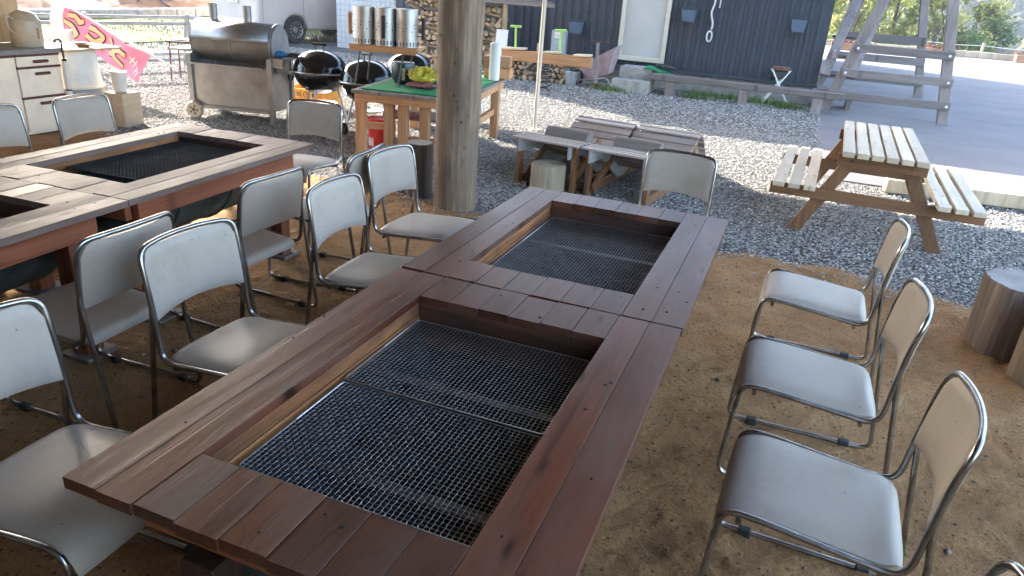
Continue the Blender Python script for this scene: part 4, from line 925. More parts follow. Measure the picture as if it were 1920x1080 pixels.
# ================================================================== KETTLE GRILLS
def kettle(loc, rz, label, r=.285, zc=.60, legs=True, ovl=1.0):
    t = thing('kettle_grill', label, 'kettle grill', loc, rz, 'black kettle grills')
    bowl = [(.04, -r*.80)]+[(r*math.cos(a), r*.86*math.sin(a)) for a in [-1.35+1.35*i/9 for i in range(10)]]
    mb = MB(); mb.lathe(bowl+[(r-.01, .004), (r-.012, -.01), (.05, -r*.7)], 36, (0, 0, zc)); mb.build('bowl', MT['enamel'], t, smooth=50)
    lid = [(r+.006, -.012), (r+.010, -.004), (r+.004, .012)]+[(r*math.cos(a), .012+r*.74*math.sin(a)*ovl) for a in [.1+1.42*i/10 for i in range(11)]]+[(.001, .012+r*.74*ovl)]
    ld = MB(); ld.lathe(lid, 36, (0, 0, zc)); ld = ld.build('lid', MT['enamel'], t, smooth=50)
    zt_ = zc+.012+r*.74*ovl
    for s in (-1, 1): MB().cyl((s*.045, 0, zt_-.012), (s*.045, 0, zt_+.05), .006, n=8).build('handle_stem', MT['black'], ld)
    MB().cyl((-.075, 0, zt_+.055), (.075, 0, zt_+.055), .014, n=10).build('handle', MT['black'], ld, smooth=40)
    MB().lathe([(r+.009, -.014), (r+.013, -.006), (r+.009, .002)], 36, (0, 0, zc)).build('rim_band', MT['alu'], t, smooth=40)
    for s in (-1, 1):
        mb = MB(); mb.tube(fillet([(s*(r), -.07, zc-.05), (s*(r+.07), -.07, zc-.04), (s*(r+.07), .07, zc-.04), (s*r, .07, zc-.05)], .03), .010, 8); mb.build('side_handle', MT['alu'], t, smooth=50)
    if legs:
        for k in range(3):
            a = 2*PI*k/3+.5; MB().cyl((r*.62*math.cos(a), r*.62*math.sin(a), zc-r*.62), (r*1.02*math.cos(a), r*1.02*math.sin(a), .02), .0125, n=10).build('leg', MT['alu'], t, smooth=40)
            if k:
                mb = MB(); mb.lathe([(.03, -.018), (.062, -.02), (.07, 0), (.062, .02), (.03, .018)], 18, (r*1.06*math.cos(a), r*1.06*math.sin(a), .07), Matrix.Rotation(a, 3, 'Z') @ Matrix.Rotation(PI/2, 3, 'Y')); mb.build('wheel', MT['tyre'], t, smooth=40)
        mb = MB(); mb.lathe([(.001, .0), (.15, .0), (.175, .025), (.17, .025), (.145, .005), (.001, .005)], 28, (0, 0, .235)); mb.build('ash_pan', MT['alu'], t, smooth=40)
        mb = MB(); mb.tube([(.24*math.cos(a), .24*math.sin(a), .12) for a in [2*PI*i/3+.5 for i in range(3)]], .005, 6, closed=True)
        mb.build('wire_shelf', MT['alu'], t, fix=False)
        MB().beam((-.1, -r*.7, zc-.15), (.11, -r*.72, zc-.12), .012, .035).build('vent_lever', MT['alu'], t)
kettle((-3.78, 6.12, 0), .3, 'black kettle grill on legs left of the work table by the orange crate', .288, .60)
kettle((-3.17, 6.10, 0), -.4, 'black kettle grill close to the left end of the green table', .285, .56)
kettle((-3.14, 6.98, 0), .8, 'black kettle grill behind the green pot and the stand', .275, .60)
kettle((-2.72, 7.55, 0), -.2, 'black kettle grill partly hidden behind the log pillar', .29, .63)
# orange crate
oc = thing('orange_crate', 'orange plastic crate with black stencil marks on the gravel', 'crate', (-4.5, 6.95, 0), R_(12))
cw, cdp, chh = .56, .40, .27
MB().box(0, 0, .02, cw-.03, cdp-.03, .02).build('floor', MT['orange'], oc)
for s in (-1, 1):
    MB().box(0, s*(cdp/2-.008), chh/2, cw-.034, .012, chh-.02).build('side', MT['orange'], oc); MB().box(s*(cw/2-.008), 0, chh/2, .012, cdp-.03, chh-.02).build('side', MT['orange'], oc)
    for z in (.02, .14, chh-.015): MB().box(0, s*(cdp/2+.002), z, cw, .022, .024).build('rim', MT['orange'], oc, bev=.003)
    for z in (.14, chh-.015): MB().box(s*(cw/2+.002), 0, z, .022, cdp-.02, .024).build('rim', MT['orange'], oc, bev=.003)
for i in range(7):
    for s in (-1, 1): MB().box(-cw/2+.03+i*(cw-.06)/6, s*(cdp/2+.002), .135, .014, .018, .24).build('rib', MT['orange'], oc)
yy = -cdp/2-.015
mb = MB(); mb.tube([(.0+.032*math.cos(a), yy, .20+.032*math.sin(a)) for a in [2*PI*i/20 for i in range(20)]], .004, 5, closed=True); mk = mb.build('stencil', MT['plate_blue'], oc, fix=False)
mb = MB()
for x, z, wd, hh in ((-.10, .215, .05, .008), (-.10, .20, .035, .008), (-.10, .185, .05, .008), (.085, .20, .008, .04), (.10, .20, .008, .04), (.115, .20, .008, .04), (.10, .215, .045, .007), (0, .20, .03, .008)): mb.box(x, yy, z, wd, .004, hh)
mb.build('stencil', MT['plate_blue'], oc)
mb = MB(); mb.grid(24, 12, lambda u, v: lump(u, v, .20, .13, .05, 5)); o_ = mb.build('white_sack', MT['cloth_white'], None, smooth=60, loc=(-4.47, 6.97, .16)); tag(o_, 'crumpled white sack inside the orange crate', 'sack')
# ================================================================== DRUM SMOKER
sk = thing('drum_smoker', 'large steel drum smoker on a wheeled cart with two stub chimneys', 'smoker', (-4.70, 5.92, 0), R_(12)); SW, SD = .98, .52
for sx_ in (-1, 1):
    for sy_ in (-1, 1):
        z0 = .0 if sx_ == 1 else .09
        MB().box(sx_*(SW/2-.02), sy_*(SD/2-.02), (z0+.70)/2, .055, .055, .70-z0).build('corner_post', MT['steel'], sk, bev=.003)
for sy_ in (-1, 1): MB().box(0, sy_*(SD/2-.028), .37, SW-.095, .012, .46).build('side_panel', MT['steel'], sk)
for sx_ in (-1, 1): MB().box(sx_*(SW/2-.028), 0, .42, .012, SD-.095, .58).build('end_panel', MT['steel'], sk)
MB().box(0, 0, .13, SW-.1, SD-.1, .012).build('floor_panel', MT['steel'], sk)
for sy_ in (-1, 1): MB().box(0, sy_*(SD/2+.002), .135, SW-.10, .02, .035).build('bottom_rail', MT['steel'], sk)
mb = MB(); rb_, zc = .215, .83
mb.lathe([(.001, -SW/2+.01), (rb_-.02, -SW/2+.01), (rb_, -SW/2+.03), (rb_, SW/2-.03), (rb_-.02, SW/2-.01), (.001, SW/2-.01)], 40, (0, 0, zc), Matrix.Rotation(PI/2, 3, 'Y')); mb.build('barrel', MT['steel_dark'], sk, smooth=40)
MB().cyl((SW/2-.012, 0, zc), (SW/2-.004, 0, zc), rb_-.012, n=32).build('end_cap', MT['gray_band'], sk)
for x in (-SW/2+.03, SW/2-.03, -.0):
    mb = MB(); mb.tube([(x, (rb_+.002)*math.cos(a), zc+(rb_+.002)*math.sin(a)) for a in [2*PI*i/40 for i in range(40)]], .007, 6, closed=True); mb.build('hoop', MT['steel'], sk, smooth=60, fix=False)
mb = MB(); vs = []; m = 16
for x in (-SW/2+.04, SW/2-.04):
    for k in range(m+1):
        a = .1+ (PI-.15)*k/m; vs.append((x, -(rb_+.005)*math.cos(a), zc+(rb_+.005)*math.sin(a)))
mb.add(vs, [(k, k+1, m+2+k, m+1+k) for k in range(m)]); q = mb.build('lid', MT['steel'], sk, smooth=40, fix=False); q.modifiers.new('t', 'SOLIDIFY').thickness = .006
for x in (-.27, .13):
    MB().cyl((x, -.02, zc+rb_-.02), (x, -.02, zc+rb_+.17), .044, n=18, caps=False).build('chimney', MT['steel'], sk, smooth=40)
    mb = MB(); mb.lathe([(.044, .169), (.048, .17), (.048, .155)], 18, (x, -.02, zc+rb_)); mb.build('chimney_rim', MT['steel'], sk, smooth=40)
MB().box(0, -SD/2-.045, .60, SW-.12, .02, .02).build('front_bar', MT['steel'], sk)
MB().box(SW/2+.04, 0, .70, .17, .46, .03).build('side_shelf', MT['steel'], sk, bev=.004); MB().box(SW/2+.04, -.22, .655, .16, .018, .08).build('shelf_lip', MT['steel'], sk)
for i in range(7): MB().cyl((SW/2+.02+.0, -.2+.06*i, .74), (SW/2+.36, -.2+.06*i+.08, .735), .006, n=6).build('side_grate_rod', MT['barsteel'], sk)
MB().box(SW/2+.012, 0, .60, .02, .30, .13).build('ash_door', MT['steel_dark'], sk, bev=.006)
MB().cyl((SW/2+.02, .2, .52), (SW/2+.30, .12, .47), .012, n=8).build('crank_handle', MT['black'], sk, smooth=40)
mb = MB(); mb.tube([(SW/2+.015, .18+.06*math.cos(a), .50+.06*math.sin(a)) for a in [2*PI*i/16 for i in range(16)]], .012, 6, closed=True); mb.build('crank_wheel', MT['black'], sk, fix=False)
MB().box(-SW/2-.13, 0, .72, .22, .40, .025).build('left_shelf', MT['steel'], sk, bev=.004)
for sy_ in (-1, 1):
    mb = MB(); Mx = Matrix.Rotation(PI/2, 3, 'X'); cx_, cy_ = -SW/2+.05, sy_*(SD/2+.02)
    mb.lathe([(.02, -.028), (.062, -.024), (.085, -.03), (.095, -.015), (.095, .015), (.085, .03), (.062, .024), (.02, .028)], 24, (cx_, cy_, .095), Mx); w_ = mb.build('wheel', MT['pot_beige'], sk, smooth=40)
    for k in range(5): a = 2*PI*k/5; MB().cyl((cx_+.042*math.cos(a), cy_+sy_*.0265, .095+.042*math.sin(a)), (cx_+.042*math.cos(a), cy_+sy_*.029, .095+.042*math.sin(a)), .011, n=8).build('wheel_hole', MT['black'], w_)
MB().cyl((-SW/2+.05, -SD/2, .095), (-SW/2+.05, SD/2, .095), .012, n=8).build('axle', MT['barsteel'], sk)
mb = MB(); mb.grid(20, 10, lambda u, v: lump(u, v, .07, .05, .03, 7)); c12, s12 = math.cos(R_(12)), math.sin(R_(12))
tag(mb.build('blue_cloth', MT['blue'], None, smooth=60, loc=(-4.70+c12*.53+s12*.1, 5.92+s12*.53-c12*.1, .718)), 'crumpled bright blue cloth on the smoker side shelf', 'cloth')
# ================================================================== VAN
vn = thing('white_van', 'white van parked beyond the smoker with its rear and number plate showing', 'van', (-10.13, 12.73, 0), R_(78))
prof = [(4.22, .24), (4.30, .32), (4.32, .70), (4.25, 1.0), (3.95, 1.08), (3.35, 1.66), (3.15, 1.82), (.22, 1.84), (.10, 1.76), (.0, .95), (-.03, .50), (-.01, .28)]
ac = (1.05, 3.45)
def arch(cx, r=.35): return [(cx+r*math.cos(a), .24+max(0, r*math.sin(a)*.95+.05)) for a in [PI-PI*i/14 for i in range(15)]]
poly = [(.05, .24)] + arch(ac[0]) + arch(ac[1]) + prof
mb = MB(); mb.prism(poly, (0, 0, 0), (1, 0, 0), (0, 0, 1), (0, 1.62, 0)); vb_ = mb.build('body', MT['van_paint'], vn)
bv = vb_.modifiers.new('b', 'BEVEL'); bv.width = .09; bv.segments = 4; bv.limit_method = 'ANGLE'; bv.angle_limit = R_(60)
MB().box(2.1, .81, .48, 3.6, 1.2, .36).build('chassis', MT['black'], vn)
for cx in ac:
    for y in (.10, 1.52):
        mb = MB(); mb.lathe([(.19, -.09), (.285, -.09), (.31, -.06), (.31, .06), (.285, .09), (.19, .09)], 32, (cx, y, .31), Matrix.Rotation(PI/2, 3, 'X')); w_ = mb.build('wheel', MT['tyre'], vn, smooth=40)
        mb = MB(); mb.lathe([(.001, .06), (.045, .06), (.06, .045), (.185, .05), (.20, .085), (.20, -.05), (.001, -.05)], 32, (cx, y, .31), Matrix.Rotation(PI/2, 3, 'X')); mb.build('rim', MT['alu'], w_, smooth=40)
        for k in range(12):
            a = 2*PI*k/12+.13; MB().beam((cx+.075*math.cos(a), y-.056, .31+.075*math.sin(a)), (cx+.178*math.cos(a), y-.058, .31+.178*math.sin(a)), .034, .014, (0, 1, 0)).build('spoke_gap', MT['black'], w_)
for x in (.13, 1.28, 2.35): MB().box(x, -.003, .95, .010, .010, 1.2).build('door_seam', MT['gray_band'], vn)
MB().box(.72, -.006, 1.0, 1.1, .012, .018).build('slide_rail', MT['clad_trim'], vn); MB().box(.68, -.004, .86, .17, .008, .15).build('fuel_flap', MT['van_paint'], vn, bev=.003)
for x0, x1 in ((.25, 1.2), (1.36, 2.28), (2.45, 3.1)): MB().box((x0+x1)/2, -.006, 1.40, x1-x0, .012, .50).build('side_window', MT['glass_dark'], vn, bev=.004)
MB().box(.045, .81, 1.40, .10, 1.3, .5, rot=(0, R_(6), 0)).build('rear_window', MT['glass_dark'], vn, bev=.01); MB().box(-.03, .81, .40, .10, 1.56, .22).build('bumper', MT['van_paint'], vn, bev=.03)
for y in (.10, 1.52): MB().box(-.002, y, 1.12, .06, .13, .34).build('tail_light', MT['red'], vn, bev=.01)
MB().box(.0, .81, 1.075, .05, .70, .06).build('garnish', MT['alu'], vn, bev=.01)
plt = MB().box(-.035, .81, .925, .014, .36, .18).build('number_plate', MT['white_paint'], vn, bev=.004)
def text_mesh(s, size, mat, parent, loc, rot, ext=.002):
    cu = bpy.data.curves.new('lettering', 'FONT'); cu.body = s; cu.size = size; cu.extrude = ext; cu.align_x = 'CENTER'; cu.align_y = 'CENTER'
    tmp = bpy.data.objects.new('lettering', cu); sc.collection.objects.link(tmp); dg = bpy.context.evaluated_depsgraph_get(); me = bpy.data.meshes.new_from_object(tmp.evaluated_get(dg)); bpy.data.objects.remove(tmp)
    me.materials.clear(); me.materials.append(mat); return link('lettering', me, parent, loc, rot)
text_mesh('24-2', .12, MT['plate_blue'], plt, (-.045, .81, .905), (PI/2, 0, -PI/2))
MB().box(-.0435, .81, .985, .003, .12, .022).build('small_print', MT['plate_blue'], plt)
# ================================================================== KITCHEN CORNER (left)
kc = thing('kitchen_cabinet', 'cream kitchen cabinet with dark red trimmed drawers and grey counter', 'cabinet', (-5.35, 4.22, 0))
MB().box(-.29, -1.1, .385, .56, 2.2, .69).build('carcass', MT['cab_white'], kc); MB().box(-.30, -1.1, .03, .50, 2.16, .058).build('plinth', MT['cab_red'], kc)
MB().box(-.28, -1.09, .775, .64, 2.26, .045).build('counter_top', MT['counter'], kc, bev=.005)
MB().box(-.003, -1.1, .742, .03, 2.2, .02).build('trim', MT['cab_red'], kc)
for z0, z1 in ((.645, .732), (.38, .625), (.07, .36)):
    d_ = MB().box(.006, -.215, (z0+z1)/2, .022, .41, z1-z0).build('drawer', MT['cab_white'], kc, bev=.003)
    MB().box(.006, -.215, z1+.011, .030, .42, .021).build('trim', MT['cab_red'], kc)
    MB().box(.028, -.20, z1-.045, .026, .15, .026).build('handle', MT['cab_red'], d_, bev=.008)
for i in range(3):
    MB().box(.006, -.675-.5*i, .40, .022, .48, .66).build('door', MT['cab_white'], kc, bev=.003)
pn = MB().box(0, 0, .5, .03, .95, 1.0).build('plywood_panel', MT['plywood'], None, bev=.003, loc=(-5.86, 3.80, .80)); tag(pn, 'plywood splashback panel standing on the counter at the left edge', 'panel')
jg = thing('enamel_pot', 'tall beige enamel pot with a side handle on the kitchen counter', 'pot', (-5.53, 4.08, .798))
mb = MB(); mb.lathe([(.001, 0), (.125, 0), (.13, .02), (.13, .22), (.125, .235), (.12, .24), (.10, .28), (.05, .31), (.001, .315)], 32); mb.build('body', MT['pot_beige'], jg, smooth=40)
MB().box(.128, .02, .12, .012, .012, .09).build('level_slot', MT['terracotta'], jg)
mb = MB(); mb.tube(fillet([(.02, -.12, .24), (.02, -.18, .27), (.02, -.17, .15), (.02, -.125, .12)], .03), .010, 8); mb.build('handle', MT['pot_beige'], jg, smooth=50)
br = thing('covered_barrel', 'white covered barrel with a grey band and a board lid beside the cabinet', 'barrel', (-5.66, 4.58, 0))
mb = MB(); mb.lathe([(.27, 0), (.275, .02), (.262, .38), (.235, .72), (.23, .74)], 36); mb.build('body', MT['cloth_white'], br, smooth=40)
mb = MB(); mb.lathe([(.281, .06), (.270, .375)], 36); mb.build('band', MT['gray_band'], br, smooth=40)
mb = MB(); mb.lathe([(.270, .38), (.274, .40), (.262, .42)], 36); mb.build('hem', MT['cab_white'], br, smooth=40)
MB().box(.02, .05, .758, .58, .62, .02).build('lid_board', MT['plywood'], br, bev=.004)
dsh = thing('brown_dish', 'small brown round dish on the barrel lid', 'dish', (-5.50, 4.62, .769)); mb = MB(); mb.lathe([(.001, 0), (.05, 0), (.085, .03), (.088, .032), (.08, .026), (.045, .008), (.001, .008)], 24); mb.build('bowl', MT['terracotta'], dsh, smooth=40)
wc = bucket('white_pail', 'white plastic pail on a wooden block beside the barrel', (-5.27, 4.78, .345), .062, .075, .20, MT['cloth_white'], False, 'pail')
o_ = MB().box(0, 0, .17, .24, .26, .34).build('wood_block', MT['pine_y'], None, bev=.01, loc=(-5.28, 4.80, 0), rot=(0, 0, R_(8))); tag(o_, 'squared wooden block under the white pail', 'block')
wk = bucket('white_canister', 'white canister standing behind the pot near the pink banner', (-6.4, 5.1, .62), .11, .10, .22, MT['cloth_white'], False, 'canister')
wst = MB().cyl((0, 0, 0), (0, 0, .62), .14, n=20).build('stand_drum', MT['gray_band'], None, smooth=40, loc=(-6.4, 5.1, 0)); tag(wst, 'grey drum carrying the white canister behind the barrel', 'drum')
um = thing('umbrella', 'closed clear umbrella with a dark curved handle hung on the cabinet corner', 'umbrella', (-5.30, 4.235, 0))
mb = MB(); mb.tube([(0, -.035+.035*math.cos(a), .84+.035*math.sin(a)) for a in [PI-PI*i/10 for i in range(11)]]+[(0, 0, .80), (0, .0, .70)], .010, 8); mb.build('handle', MT['barsteel'], um, smooth=50)
mb = MB(); mb.tube([(0, 0, .70), (0, 0, .66), (0, .005, .55), (0, .0, .40), (0, 0, .20), (0, 0, .10)], [.012, .020, .032, .026, .012, .006], 8); mb.build('folded_canopy', MT['cloth_white'], um, smooth=50)
MB().cyl((0, 0, .675), (0, 0, .70), .020, n=10).build('runner', MT['black'], um); MB().cyl((0, 0, .405), (0, 0, .42), .028, n=10).build('strap', MT['black'], um)
# pink banner
bn = thing('pink_banner', 'pink banner with outlined cream lettering leaning across the fence', 'banner', (0, 0, 0))
BA, BB = Vector((-7.75, 6.05, .90)), Vector((-6.18, 5.95, .40)); bd = (BB-BA).normalized(); bnn = Vector((0, -1, .12)).normalized(); bw = bnn.cross(bd).normalized()
if bw.z < 0: bw = -bw
BL = (BB-BA).length; BWD = .36
def bpt(s, q, off=0):   # s along 0..1, q across -1..1
    wav = .03*math.sin(s*9+q*1.2)+.02*math.sin(s*19-q*2)
    q2 = q*(1-.35*max(0, .25-s)/.25)
    return BA+bd*(s*BL)+bw*(q2*BWD/2+.02*math.sin(s*6))+bnn*(wav+off)
mb = MB(); mb.grid(48, 12, lambda u, v: bpt(u, 2*v-1)); mb.build('cloth', MT['pink'], bn, smooth=60, fix=False)
def stroke(nm, pts, wd, mat, off):
    mb = MB(); P = []
    for i in range(len(pts)-1):
        for k in range(6):
            f = k/6; P.append((pts[i][0]+(pts[i+1][0]-pts[i][0])*f, pts[i][1]+(pts[i+1][1]-pts[i][1])*f))
    P.append(pts[-1]); vs = []
    asp = BL/(BWD/2)
    for i, p in enumerate(P):
        a = P[max(i-1, 0)]; b = P[min(i+1, len(P)-1)]; dx, dy = (b[0]-a[0])*asp, b[1]-a[1]; l = math.hypot(dx, dy) or 1
        nxx, nyy = -dy/l/asp, dx/l
        vs += [bpt(p[0]+nxx*wd, p[1]+nyy*wd, off), bpt(p[0]-nxx*wd, p[1]-nyy*wd, off)]
    mb.add(vs, [(2*i, 2*i+1, 2*i+3, 2*i+2) for i in range(len(P)-1)]); return mb.build(nm, mat, bn, fix=False)
GL = [[(.20, .55), (.25, .62), (.30, .35), (.33, .55)], [(.17, .0), (.24, -.1), (.33, -.45), (.30, -.55)],
      [(.40, .45), (.47, .55), (.55, .45), (.52, .05), (.46, -.4)], [(.40, -.1), (.46, -.25), (.55, -.35)],
      [(.62, .62), (.66, .2), (.70, -.25), (.80, -.62)], [(.69, .1), (.76, .35), (.83, .25)], [(.63, -.3), (.72, -.1)]]
for g_ in GL:
    stroke('lettering_outline', g_, .24, MT['banner_dark'], .006); stroke('lettering', g_, .16, MT['banner_cream'] if random.random() < .5 else MT['banner_white'], .012)
for g_ in ([(.86, .30), (.93, -.05)], [(.865, -.10), (.90, .40)], [(.90, -.25), (.925, .25)], [(.93, -.55), (.95, -.1)], [(.945, -.35), (.965, -.3)], [(.955, -.7), (.975, -.35)]): stroke('small_lettering', g_, .045, MT['banner_white'], .008)
mb = MB(); mb.grid(10, 6, lambda u, v: bpt(.0+.16*u, 2*v-1, .007)); mb.build('white_heading', MT['banner_white'], bn, smooth=60, fix=False)
mb = MB(); mb.tube([BA-bd*.3+bw*.19, BB+bw*.19+bd*.45], .011, 8); mb.build('banner_pole', MT['white_paint'], bn, smooth=50)
# pipe fence
fn = thing('pipe_fence', 'grey pipe fence with double rails between the gravel and the lawn', 'fence', (0, 0, 0)); fd = Vector((.35, .937, 0)); f0 = Vector((-8.22, 8.1, 0))
for z, off in ((.70, 0), (.79, .06), (.16, 0), (.24, .06)):
    a = f0-fd*3.0+Vector((-off, 0, z)); b = f0+fd*.75+Vector((-off, 0, z)); mb = MB(); mb.tube([a, b], .024, 10); mb.build('rail', MT['pipe'], fn, smooth=40)
for s in (-2.6, -.95, .55):
    p = f0+fd*s; MB().cyl((p.x-.05, p.y, 0), (p.x-.05, p.y, .84), .027, n=12).build('post', MT['pipe'], fn, smooth=40)
    MB().cyl((p.x-.08, p.y, .78), (p.x-.45, p.y+.25, .02), .020, n=10).build('brace', MT['pipe'], fn, smooth=40)
# rusty legged side stand by the smoker
stn = thing('grate_stand', 'small rusty legged grate stand left of the smoker', 'stand', (-7.15, 7.62, 0), R_(20))
MB().box(0, 0, .55, .46, .34, .03).build('top_frame', MT['barsteel'], stn, bev=.004); MB().box(0, 0, .575, .36, .24, .015).build('grate', MT['leg_brown'], stn)
for x in (-.19, .19):
    for y in (-.13, .13): MB().cyl((x*1.1, y*1.1, 0), (x, y, .54), .012, n=8).build('leg', MT['leg_brown'], stn, smooth=40)
ob = thing('orange_post', 'short orange post beside the grate stand', 'post', (-6.95, 8.15, 0)); MB().cyl((0, 0, 0), (0, 0, .40), .04, .035, n=14).build('shaft', MT['orange'], ob, smooth=40); MB().cyl((0, 0, .401), (0, 0, .43), .02, n=10).build('cap', MT['orange'], ob, smooth=40)
# retaining wall of stones, scrap pile on the bank
rw = thing('stone_wall', 'low pale stone retaining wall below the red soil bank', 'wall', (-17.0, 7, 0))
sm_ = None
for j in range(1):
    for i in range(34):
        if sm_ is None: q = MB().box(0, 0, .13, .34, .72, .25).build('stone', MT['stonewall'], rw, bev=.03, loc=(0, i*.75, j*.26)); sm_ = q.data
        else: link('stone', sm_, rw, (jig(.03), i*.75+(.36 if j % 2 else 0), j*.26), (0, 0, jig(.05)))
scp = thing('scrap_pile', 'heap of grey scrap pipes and branches on the soil bank', 'scrap heap', (-18.8, 19.0, .35))
for k in range(60):
    p = Vector((jig(.8), jig(2.2), random.uniform(.0, .7))); d = Vector((jig(1), jig(1.0), jig(.45))).normalized()*random.uniform(.5, 1.3); MB().cyl(p-d, p+d, random.uniform(.018, .045), n=6).build('pipe', random.choice([MT['alu'], MT['barsteel'], MT['gray_y'], MT['blue_gray']]), scp)
# striped cone and canister by the washhouse
st_ = thing('striped_sack', 'red and white striped sack standing right of the tiled wall', 'sack', (-6.75, 13.6, .75)); 
for i in range(6): MB().box(-.15+.06*i, 0, .25+.01*(i % 2), .058, .26, .52).build('stripe', MT['red'] if i % 2 else MT['white_paint'], st_, bev=.012)
stb = thing('log_bench', 'low log bench carrying the striped sack by the washhouse', 'bench', (-6.75, 13.6, 0)); MB().box(0, 0, .70, .7, .4, .08).build('seat', MT['gray_x'], stb, bev=.01)
for x in (-.28, .28): MB().box(x, 0, .33, .1, .34, .66).build('leg', MT['gray_z'], stb, bev=.01)
# ================================================================== FAR EDGE OF THE LOT
ek = thing('lot_kerb', 'low timber kerb along the far edge of the asphalt lot', 'kerb', (0, 36.5, 0))
for i in range(9): MB().box(2+3.02*i, .12*i, .14, 2.98, .16, .25).build('beam', MT['stump_pale'], ek, bev=.02)
fp = thing('rope_fence', 'thin rope fence on short posts beyond the asphalt lot', 'fence', (0, 37.4, 0))
for i in range(10): MB().cyl((1.0+2.4*i, .1*i, -.3), (1.0+2.4*i, .1*i, .62), .06, n=10).build('post', MT['stump_pale'], fp, smooth=40)
for z in (.25, .5): mb = MB(); mb.tube([(1.0+2.4*i/2, .05*i, z-(.05 if i % 2 else 0)) for i in range(19)], .012, 5); mb.build('rope', MT['rope'], fp)
for k, (x, y, lab) in enumerate(((2.6, 33.5, 'left brick planter box at the far edge of the lot'), (6.2, 35.9, 'middle brick planter box at the far edge of the lot'), (9.8, 36.0, 'right brick planter box at the far edge of the lot'))):
    pl_ = thing('planter_box', lab, 'planter', (x, y, 0), 0, 'planters at the far edge'); MB().box(0, 0, .16, 1.3, .4, .30).build('trough', MT['terracotta'], pl_, bev=.02)
    V = rng.normal(0, 1, (160, 3))*[.36, .12, .06]+[0, 0, .34]; s_ = np.full((160, 3), .035); c = np.array([(.30, .05, .07), (.35, .12, .14), (.06, .10, .03)])[rng.integers(0, 3, 160)]
    q = scatter_mesh('flowers', V, s_, c, rb, MT['leaf']); q.parent = pl_; q['kind'] = 'stuff'
# ================================================================== TREES
def leaf_tree(name, label, loc, h, crown, cols, nl, ls, group, trunk_r=.16, lean=0):
    t = thing(name, label, 'tree', loc, 0, group); random.seed(int(abs(loc[0]*100)))
    mb = MB(); top = Vector((lean*h*.7, 0, h*.75)); mb.tube([(0, 0, -.5), (lean*h*.2, .1, h*.25), (lean*h*.45, -.05, h*.5), tuple(top)], [trunk_r*1.3, trunk_r, trunk_r*.7, trunk_r*.3], 8)
    mb.build('trunk', MT['bark'], t, smooth=50)
    for k in range(7):
        z = h*(.25+.08*k); a = k*2.4; mb = MB(); b0 = Vector((lean*z*.9, 0, z)); mb.tube([b0, b0+Vector((math.cos(a)*crown*.3, math.sin(a)*crown*.3, h*.08)), b0+Vector((math.cos(a)*crown*.6, math.sin(a)*crown*.6, h*.2))], [trunk_r*.45, trunk_r*.3, trunk_r*.1], 6); mb.build('limb', MT['bark'], t, smooth=50)
    ncl = max(14, int(nl/160)); cen = []
    for k in range(ncl):
        z = random.uniform(.12, 1)*h; rr_ = crown*(.35+.65*math.sin(PI*min(1, .15+z/h*.85)))*math.sqrt(random.random()); a = random.uniform(0, 6.28); cen.append((lean*z+rr_*math.cos(a), rr_*math.sin(a), z, random.uniform(.45, 1.15)))
    cen = np.array(cen); w_ = rng.integers(0, ncl, nl); C = cen[w_]
    P = C[:, :3]+rng.normal(0, 1, (nl, 3))*(crown*.20*C[:, 3:4])*[1, 1, .8]
    d1 = rng.normal(0, 1, (nl, 3)); d1 /= np.linalg.norm(d1, axis=1)[:, None]; d2 = np.cross(d1, rng.normal(0, 1, (nl, 3))); d2 /= np.linalg.norm(d2, axis=1)[:, None]
    s_ = ls*rng.uniform(.6, 1.4, (nl, 1)); V = np.stack([P-d1*s_, P+d2*s_*.5, P+d1*s_, P-d2*s_*.5], 1).reshape(-1, 3)
    cc = np.array(cols)[rng.integers(0, len(cols), ncl)][w_]*rng.uniform(.75, 1.3, (nl, 1))
    q = raw_mesh('crown', V, np.arange(nl*4).reshape(-1, 4), np.repeat(cc, 4, 0), MT['leaf'], t); q['kind'] = 'stuff'
LG = [(.34, .36, .09), (.42, .40, .12), (.46, .42, .16), (.25, .28, .07)]; DG = [(.10, .15, .05), (.14, .18, .06), (.18, .20, .07)]
TR = [((3.2, 47, -4), 9.5, 2.0, 'leftmost pale green tree behind the tower beyond the lot'), ((5.4, 49, -4.5), 11, 2.2, 'tall pale green tree behind the tower rails beyond the lot'), ((7.3, 46, -4), 9, 1.7, 'pale green tree just right of the tower post beyond the lot'),
      ((1.0, 50, -4), 9.0, 2.0, 'pale tree mostly hidden by the cabin corner beyond the lot')]
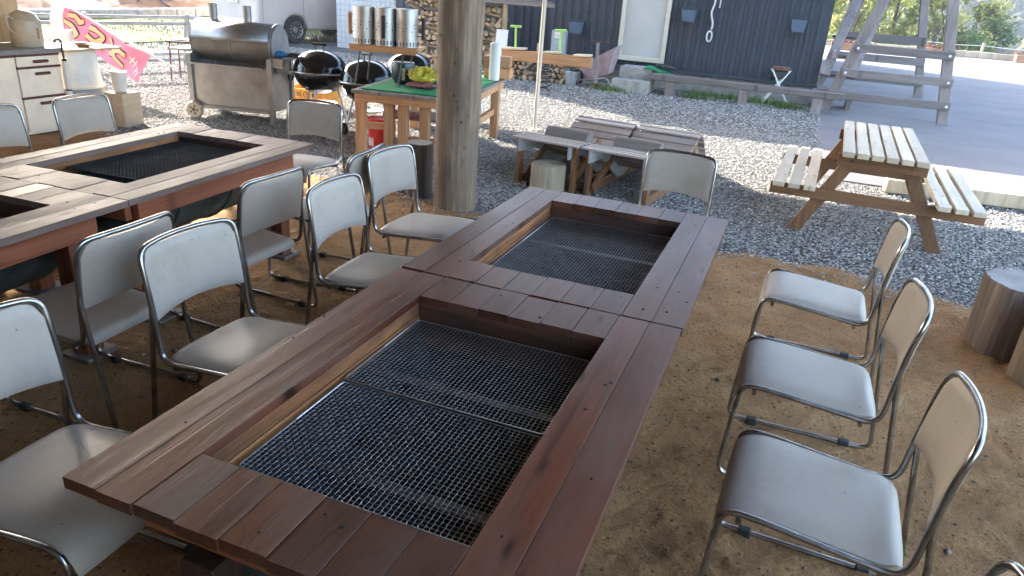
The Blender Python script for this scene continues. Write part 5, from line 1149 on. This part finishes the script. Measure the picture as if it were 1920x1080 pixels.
for (l, h, cr, lb) in TR: leaf_tree('broadleaf_tree', lb, l, h, cr, LG, 9000, .13, 'pale green trees beyond the lot')
leaf_tree('broadleaf_tree', 'shorter leaning yellow green tree right of the pale green trees', (8.6, 46, -4.2), 6.4, 1.5, LG+DG, 6500, .12, 'pale green trees beyond the lot', .12, .18)
leaf_tree('broadleaf_tree', 'low dark green tree at the foot of the leaning one', (8.6, 43.5, -3), 3.6, 1.3, DG, 4500, .11, 'pale green trees beyond the lot', .1, 0)
# forest on the far hillside
n = 8000; a = rng.uniform(R_(-32), R_(48), n); d = rng.uniform(110, 620, n); px = 1+np.sin(a)*d; py = np.cos(a)*d; pz = terrain(px, py)
P = []; S = []; C = []
pal = np.array([(.05, .075, .035), (.08, .10, .04), (.13, .13, .06), (.17, .12, .07), (.04, .06, .035)])
for k in range(7):
    P.append(np.stack([px+rng.normal(0, 2.2, n), py+rng.normal(0, 2.2, n), pz+rng.uniform(1, 8, n)], -1)); S.append(rng.uniform(1.2, 2.8, (n, 1))*rng.uniform(.7, 1.3, (n, 3))); C.append(pal[rng.integers(0, 5, n)]*.5*rng.uniform(.7, 1.3, (n, 1)))  # crown colours darkened to paint in the backlit side of the slope
tag(scatter_mesh('hillside_forest', np.concatenate(P), np.concatenate(S), np.concatenate(C), rb, MT['leaf']), 'mixed forest covering the hazy far hillside', 'forest', kind='stuff')

# ================================================================== HAZE
hz = MB().box(0, 300, 17.5, 1500, 1300, 95).build('haze', MT['white_paint']); hz['kind'] = 'stuff'
hm = bpy.data.materials.new('haze'); hm.use_nodes = True; ht_ = hm.node_tree; ht_.nodes.remove(ht_.nodes['Principled BSDF'])
pvn = ht_.nodes.new('ShaderNodeVolumePrincipled'); pvn.inputs['Density'].default_value = .0008; pvn.inputs['Color'].default_value = (.80, .89, 1, 1); pvn.inputs['Anisotropy'].default_value = .2
ht_.links.new(pvn.outputs[0], ht_.nodes['Material Output'].inputs['Volume']); hz.data.materials.clear(); hz.data.materials.append(hm)
